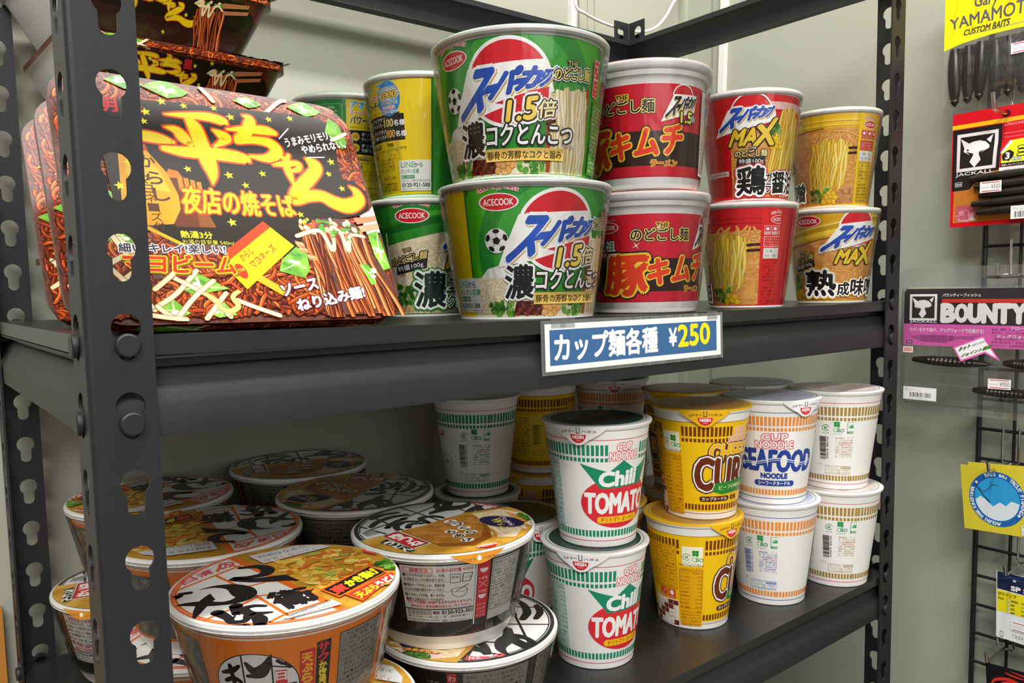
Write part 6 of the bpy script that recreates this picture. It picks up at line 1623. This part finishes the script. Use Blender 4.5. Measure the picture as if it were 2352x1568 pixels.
a.rect(52.6, -66, 116, -62, BLK); a.greek(53.5, -65.4, 115, -62.6, 1, WHT, 3, 1)
a.rect(51.4, -76, 116, -66.6, '#f1f0ee'); a.greek(56, -75.4, 112, -67.2, 2, '#55504a', 4)
a.rect(6, -121, 28, -104, '#c65a6a'); a.blob(16, -116, 7, '#dc8f9a', 4, 1.4); a.blob(24, -119, 3, '#f0d6d6', 5)
a.ell(55, -8, 4.4, 3.6, '#4a0810', 20)
m = MB(); a.apply(m, lambda u, v, w: (-bf(u, v)-.5-w, -u, v), 5.0, None, 5.0); m.obj('printed_front', t)
for i in range(5): worm(80, 4.6, t, -8.6, -(22+(i*7) % 5*2.4), -76-i*9.4, (0, -1, .03), 30+i)
price_label(t, -14, -35.8, -81, '¥500', 21.5, 12)
a = Art(); a.rect(0, -14, 34, 0, '#eeedea'); a.greek(2, -5, 32, -1, 2, '#55504a', 3); a.barcode(2, -13, 32, -5.5, None, 8, False, None)
m = MB(); a.apply(m, on_wall(0), None); o = m.obj('barcode_label', t); o.location = Vector((-14, -67, -110))*S
# clear clamshell
t = thing('clamshell_pack', 'clear plastic clamshell of ribbed fish shaped lures with black and pink card', 'lure pack', 890, 40, 31)
ol = rrect(0, 190, -170, 0, 12)
il = rrect(9, 181, -160, -23, 7)
m = MB(); m.recalc = False
n_ = len(ol)
def lay(poly, x): return [(x, -u, v) for u, v in poly]
sc_ = lambda p, d: [(u+(95-u)*d/95, v+(-85-v)*d/85) for u, v in p]
rings = [lay(ol, 1.0), lay(ol, 0.0), lay(sc_(il, -1.0), 0.0), lay(il, -2), lay(il, -13), lay(sc_(il, 3), -15)]
for r in rings: m.v += r
k = m.mi('clear_shell')
for j in range(len(rings)-1):
    for i in range(n_): m.f.append((j*n_+i, j*n_+(i+1) % n_, (j+1)*n_+(i+1) % n_, (j+1)*n_+i)); m.m.append(k)
m.f.append(tuple((len(rings)-1)*n_+i for i in range(n_))); m.m.append(m.mi('clear_window')); m.f.append(tuple(reversed(range(n_)))); m.m.append(k)
m.obj('plastic_shell', t)
m = MB().tube([(-13, -u, v) for u, v in rrect(9.5, 180.5, -159.5, -23.5, 7)]+[(-13, -180.5, -152.5)], .5, 'clear_shell', 6)
a = Art(); a.dl = .01
a.poly([(p[0], p[1]) for p in rrect(11, 179, -64.8, -25, 5)], '#3a3638'); a.rect(11, -91, 179, -65.6, '#e768b8'); a.rect(11, -65.8, 179, -60, '#3a3638')
fox(a, 17.5, -31.2, 30.6, WHT, '#3a3638'); a.text('JACKALL', 18, -65, 3.0, WHT, 0.03, w=30.4)
a.text('バウンティーフィッシュ', 53.5, -34.3, 3.6, WHT, 0.03, w=40, skew=.2); a.rect(53.3, -41, 179, -36.8, '#dc4238')
def block(a, s, x0, x1, y0, y1):
    a.quad(s, [(x0, y0), (x1, y0), (x1, y1), (x0, y1)], WHT, 0.07)
for s, x0, x1 in (('B', 53.8, 66.5), ('O', 68.5, 80.5), ('U', 82.5, 94.5), ('N', 96.5, 109.5), ('T', 110.5, 124), ('Y', 125.5, 138), ('F', 141, 152)): block(a, s, x0, x1, -62.4, -43.3)
a.text('カバーをすり抜け、ドッグウォークで仕掛ける!', 18, -75, 4.8, '#f7e4f0', 0.03, w=80)
a.poly([(18.5, -81), (30, -78.6), (60, -78), (62, -80), (97, -77), (86, -80.5), (96, -83), (74, -81.6), (62, -84.4), (58, -86.6), (34, -86), (24, -83)], '#b8589a')
for i in range(14): a.ribbon([(31+i*2.1, -79, .7), (31.6+i*2.1, -86, .7)], '#8f3f78', du=.002)
a.rect(62, -84.3, 67, -78.6, '#9a4a86'); a.rect(14.6, -88.6, 21.4, -85.6, '#3a3040'); a.text('4inch', 15.4, -88, 2, WHT, 0.02, w=5)
a.greek(106, -89, 176, -68, 6, '#8f4a80', 5); a.text('フローティング', 124, -70.5, 3.6, '#f7e4f0', 0.03, w=34); a.text('ドッグウォークを', 112, -79.5, 3.6, '#f7e4f0', 0.03, w=38)
m = MB(); m.add([(1, -11, -91), (1, -179, -91), (1, -179, -25), (1, -11, -25)], [(0, 1, 2, 3)], '#3a3638'); a.apply(m, on_wall(-10.5), None)
m.add([(-10.45, -11, -91), (-10.45, -179, -91), (1, -179, -91), (1, -11, -91)], [(0, 1, 2, 3)], '#3a3638'); m.obj('printed_card', t)
def fish_lure(u, v, L, s=1.0):
    N = 40; prof = [(0.01, 0)]
    for i in range(1, N):
        q = i/N; r = 9.5*s*(math.sin(PI*min(q*1.05+.06, 1))**0.55); prof.append((max(r*(1+.06*(1 if i % 2 else -1) if .2 < q < .8 else r), .1) if False else max(r*(1+(.06 if i % 2 else -.06)*(.2 < q < .85)), .3), L*q))
    prof.append((.01, L))
    m = MB(); m.lathe(prof, 'worm', 16); o = m.obj('fish_lure', t)
    o.matrix_local = Matrix.Translation(Vector((-6, -u, v))*S) @ Vector((0, -1, -.02)).to_track_quat('Z', 'Y').to_matrix().to_4x4() @ Matrix.Diagonal((1.0, .62, 1, 1))
fish_lure(19, -108, 96); fish_lure(116, -107, 60); fish_lure(86, -139, 80); 
for zc in (-121, -133): 
    m = MB().tube([(-13.5, -19, zc+8), (-14, -40, zc), (-14, -70, zc-2), (-13.5, -92, zc-2)], .7, 'clear_shell', 6, 5); m.obj('shell_rib', t)
a = Art()
a.poly([(68.5, -91.5), (99.5, -77.3), (117, -104.5), (101.5, -96.4), (77, -107.5)], '#e768b8'); a.poly([(70.5, -92.3), (99, -79.3), (113, -101), (101.5, -94.4), (77.6, -105)], '#f4f1f2')
a.quad('ネット', [(74, -96.5), (86, -91), (87.5, -86.4), (75.5, -91.5)], '#3f5a24', 0.05); a.quad('NET JOINT', [(88, -90.4), (102.5, -84.2), (103.3, -81.6), (88.8, -87.4)], '#55505a', 0.02); a.quad('ジョイント構造', [(77, -103), (107, -90.6), (108.6, -86.2), (78.5, -98.6)], '#4d7a2a', 0.05)
m = MB(); a.apply(m, on_wall(-15.4), None); m.obj('burst_sticker', t)
a = Art(); a.rect(0, -7, 11.5, 0, '#f0e6e4'); a.rect(1, -5.8, 10.5, -1.2, '#e59a92'); m = MB(); a.apply(m, on_wall(0), None); o = m.obj('seal_sticker', t); o.location = Vector((-15.4, -13, -92.5))*S
a = Art(); a.rect(0, -15, 37.5, 0, '#efeeeb'); a.greek(1.5, -5, 20, -1.2, 2, '#8a8680', 3); a.barcode(6, -12.4, 33, -6, None, 8, False, None); a.greek(7, -14.2, 30, -12.4, 1, '#444444', 6, 1); m = MB(); a.apply(m, on_wall(0), None); o = m.obj('barcode_label', t); o.location = Vector((-15.5, -14.5, -140))*S
price_label(t, -15.5, -105.5, -124, '¥900', 22.5, 11)
# yellow badge card
t = thing('badge_card', 'yellow card with a round blue bass and trout fishing badge', 'badge card', 902, -29.5, -199, math.radians(-9))
t.rotation_euler = (math.radians(-5.5), 0, math.radians(-9))
m = MB().box(-.3, .3, -73, 0, -74.5, 0, '#e3d03c'); m.obj('card', t)
m = MB().box(1.4, 1.9, -73, -8, -70, 3.6, '#e3d03c'); m.obj('second_card', t)
a = Art(); cx, cy, r = 39, -36, 31
a.ell(cx, cy, r, r, '#2369b0', 64); a.ell(cx, cy, r*.79, r*.79, '#35a3e0', 56)
a.poly([(cx+r*.775*math.cos(q), cy+r*.775*math.sin(q)) for q in [PI+.12+(PI-.24)*i/20 for i in range(21)]]+[(cx+.5*r, cy-.02*r), (cx+.3*r, cy-.22*r), (cx+.1*r, cy-.1*r), (cx-.15*r, cy-.28*r), (cx-.4*r, cy-.06*r), (cx-.58*r, cy+.06*r)], '#e8eef2')
def around(s, a0, a1, rr, h, up=True):
    n = len(s)
    for i, ch in enumerate(s):
        if ch == ' ': continue
        an = a0+(a1-a0)*i/(n-1); x, y = cx+rr*math.cos(an), cy+rr*math.sin(an); a.text(ch, x, y, h if ch.isupper() else h*.75, '#e9eef4', 0.045, anchor='c', rot=an-PI/2)
around('BASS and TROUT FISHING', 1.95, -.45, r*.84, 3.9); around('ANGLERS PARK KINGFISHER', 4.75, 2.75, r*.84, 3.6)
a.ell(cx-r*.69, cy+r*.56, 1.6, 1.6, WHT, 14); a.ell(cx+r*.74, cy-r*.5, 1.6, 1.6, WHT, 14)
a.stroke([(cx-r*.74, cy+r*.5, .7), (cx-r*.45, cy+.1*r, .9), (cx-r*.25, cy-.12*r, 1.1)], '#33404c'); a.stroke([(cx-r*.74, cy+r*.5, .5), (cx-r*.5, cy+.26*r, .5), (cx-.3*r, cy+.32*r, .5), (cx-.12*r, cy+.52*r, .5), (cx+.1*r, cy+.5*r, .5)], '#33404c')
m = MB(); a.apply(m, on_wall(-.35), None); m.obj('round_badge', t); price_label(t, -.9, -63.5, -62, '¥300', 21, 11)
# snap swivel card
t = thing('snap_card', 'small blue, yellow and white fishing snap card on the grid', 'snap card', 905, -70, -316); t.rotation_euler = (math.radians(-1.5), 0, math.radians(-6))
m = MB().box(-.3, .3, -62, 0, -77, 0, '#ebeeee'); m.obj('card', t)
a = Art(); a.rect(1, -20.5, 62, 0, '#1d2a4a'); a.ribbon([(2, -9, 1), (14, -4, 2.5), (30, -6, 1)], '#33456e'); a.rects([(1.5+i*1.6, -21.6, 2.5+i*1.6, -20.4) for i in range(38)], WHT); a.text('SP SNAP', 15.5, -18.6, 5, WHT, 0.05, w=38)
a.ell(19, -7.2, 2, 1.3, '#c9ccd0', 12)
a.rect(1, -46, 62, -21.8, '#f0e020'); a.text('SPスナップ', 2, -27.4, 4, BLK, 0.03, w=19); a.text('Size', 2, -32, 2.8, '#4a4415', 0.03)
for i, (p_, q_) in enumerate((('#000', '7kg'), ('#0', '11kg'), ('#2', '21kg'), ('#4', '35kg'))):
    y = -32-i*4.4; a.rect(12, y-.6, 14.6, y+2.4, WHT); a.frame(12, y-.6, 14.6, y+2.4, .3, BLK); a.text(p_, 15.6, y-.6, 2.8, BLK, 0.02); a.text(q_, 26.5, y-.6, 2.8, BLK, 0.02)
a.ring(6, -72, 1.6, 2.0, '#77797a', 16, ar=1.8)
for i in range(7): a.ring(20+i*3.0, -70-(i % 2)*1.5, 1.8, 2.15, '#77797a', 16, ar=.8)
m = MB(); a.apply(m, on_wall(-.35), None); m.obj('printed_front', t); price_label(t, -.9, -15.5, -53.5, '¥400', 28, 11)
# black pouch at the lower right
t = thing('lure_bag', 'black bag with red stripes cut off at the lower right corner', 'lure bag', 905, -62, -428); t.rotation_euler = (math.radians(-4), 0, 0)
m, bf = pouch_mesh(90, 120, 5, '#191616', 14, .15, .06); m.obj('bag_back', t)
a = Art(); a.rect(0, -120, 90, 0, '#191616')
for i in range(4): a.stroke([(4+i*7, -26-i*2, 1), (10+i*8, -17-i*2, 3), (24+i*8, -13-i*3, 3.4), (40+i*8, -16-i*3, .6)], '#d8342a')
a.stroke([(20, -6, 1), (30, -8, 2), (46, -9, .5)], '#d8342a'); a.stroke([(26, -3, .6), (40, -5, 1.6), (60, -6, .5)], '#d8342a')
m = MB(); a.apply(m, lambda u, v, w: (-bf(u, v)-.5-w, -u, v), 5.0, None, 5.0); m.obj('printed_front', t)
hook('wire hook whose upturned tip pokes through the red lure bag', -62, 198, 76, 15)
hook('wire hook above the clamshell pack, its tip showing over the clear edge', -66, 22, 60, 12)
hook('wire hook carrying the yellow badge card', -64, -196, 62, 10)
hook('wire hook carrying the snap card', -84, -309, 62, 10)
hook('wire hook above the black bag with red stripes', -66, -418, 55, 10)
hook('wire hook at the top carrying the yellow topped bag', -66, 342, 62, 12)
bpy.data.objects.remove(_tob)
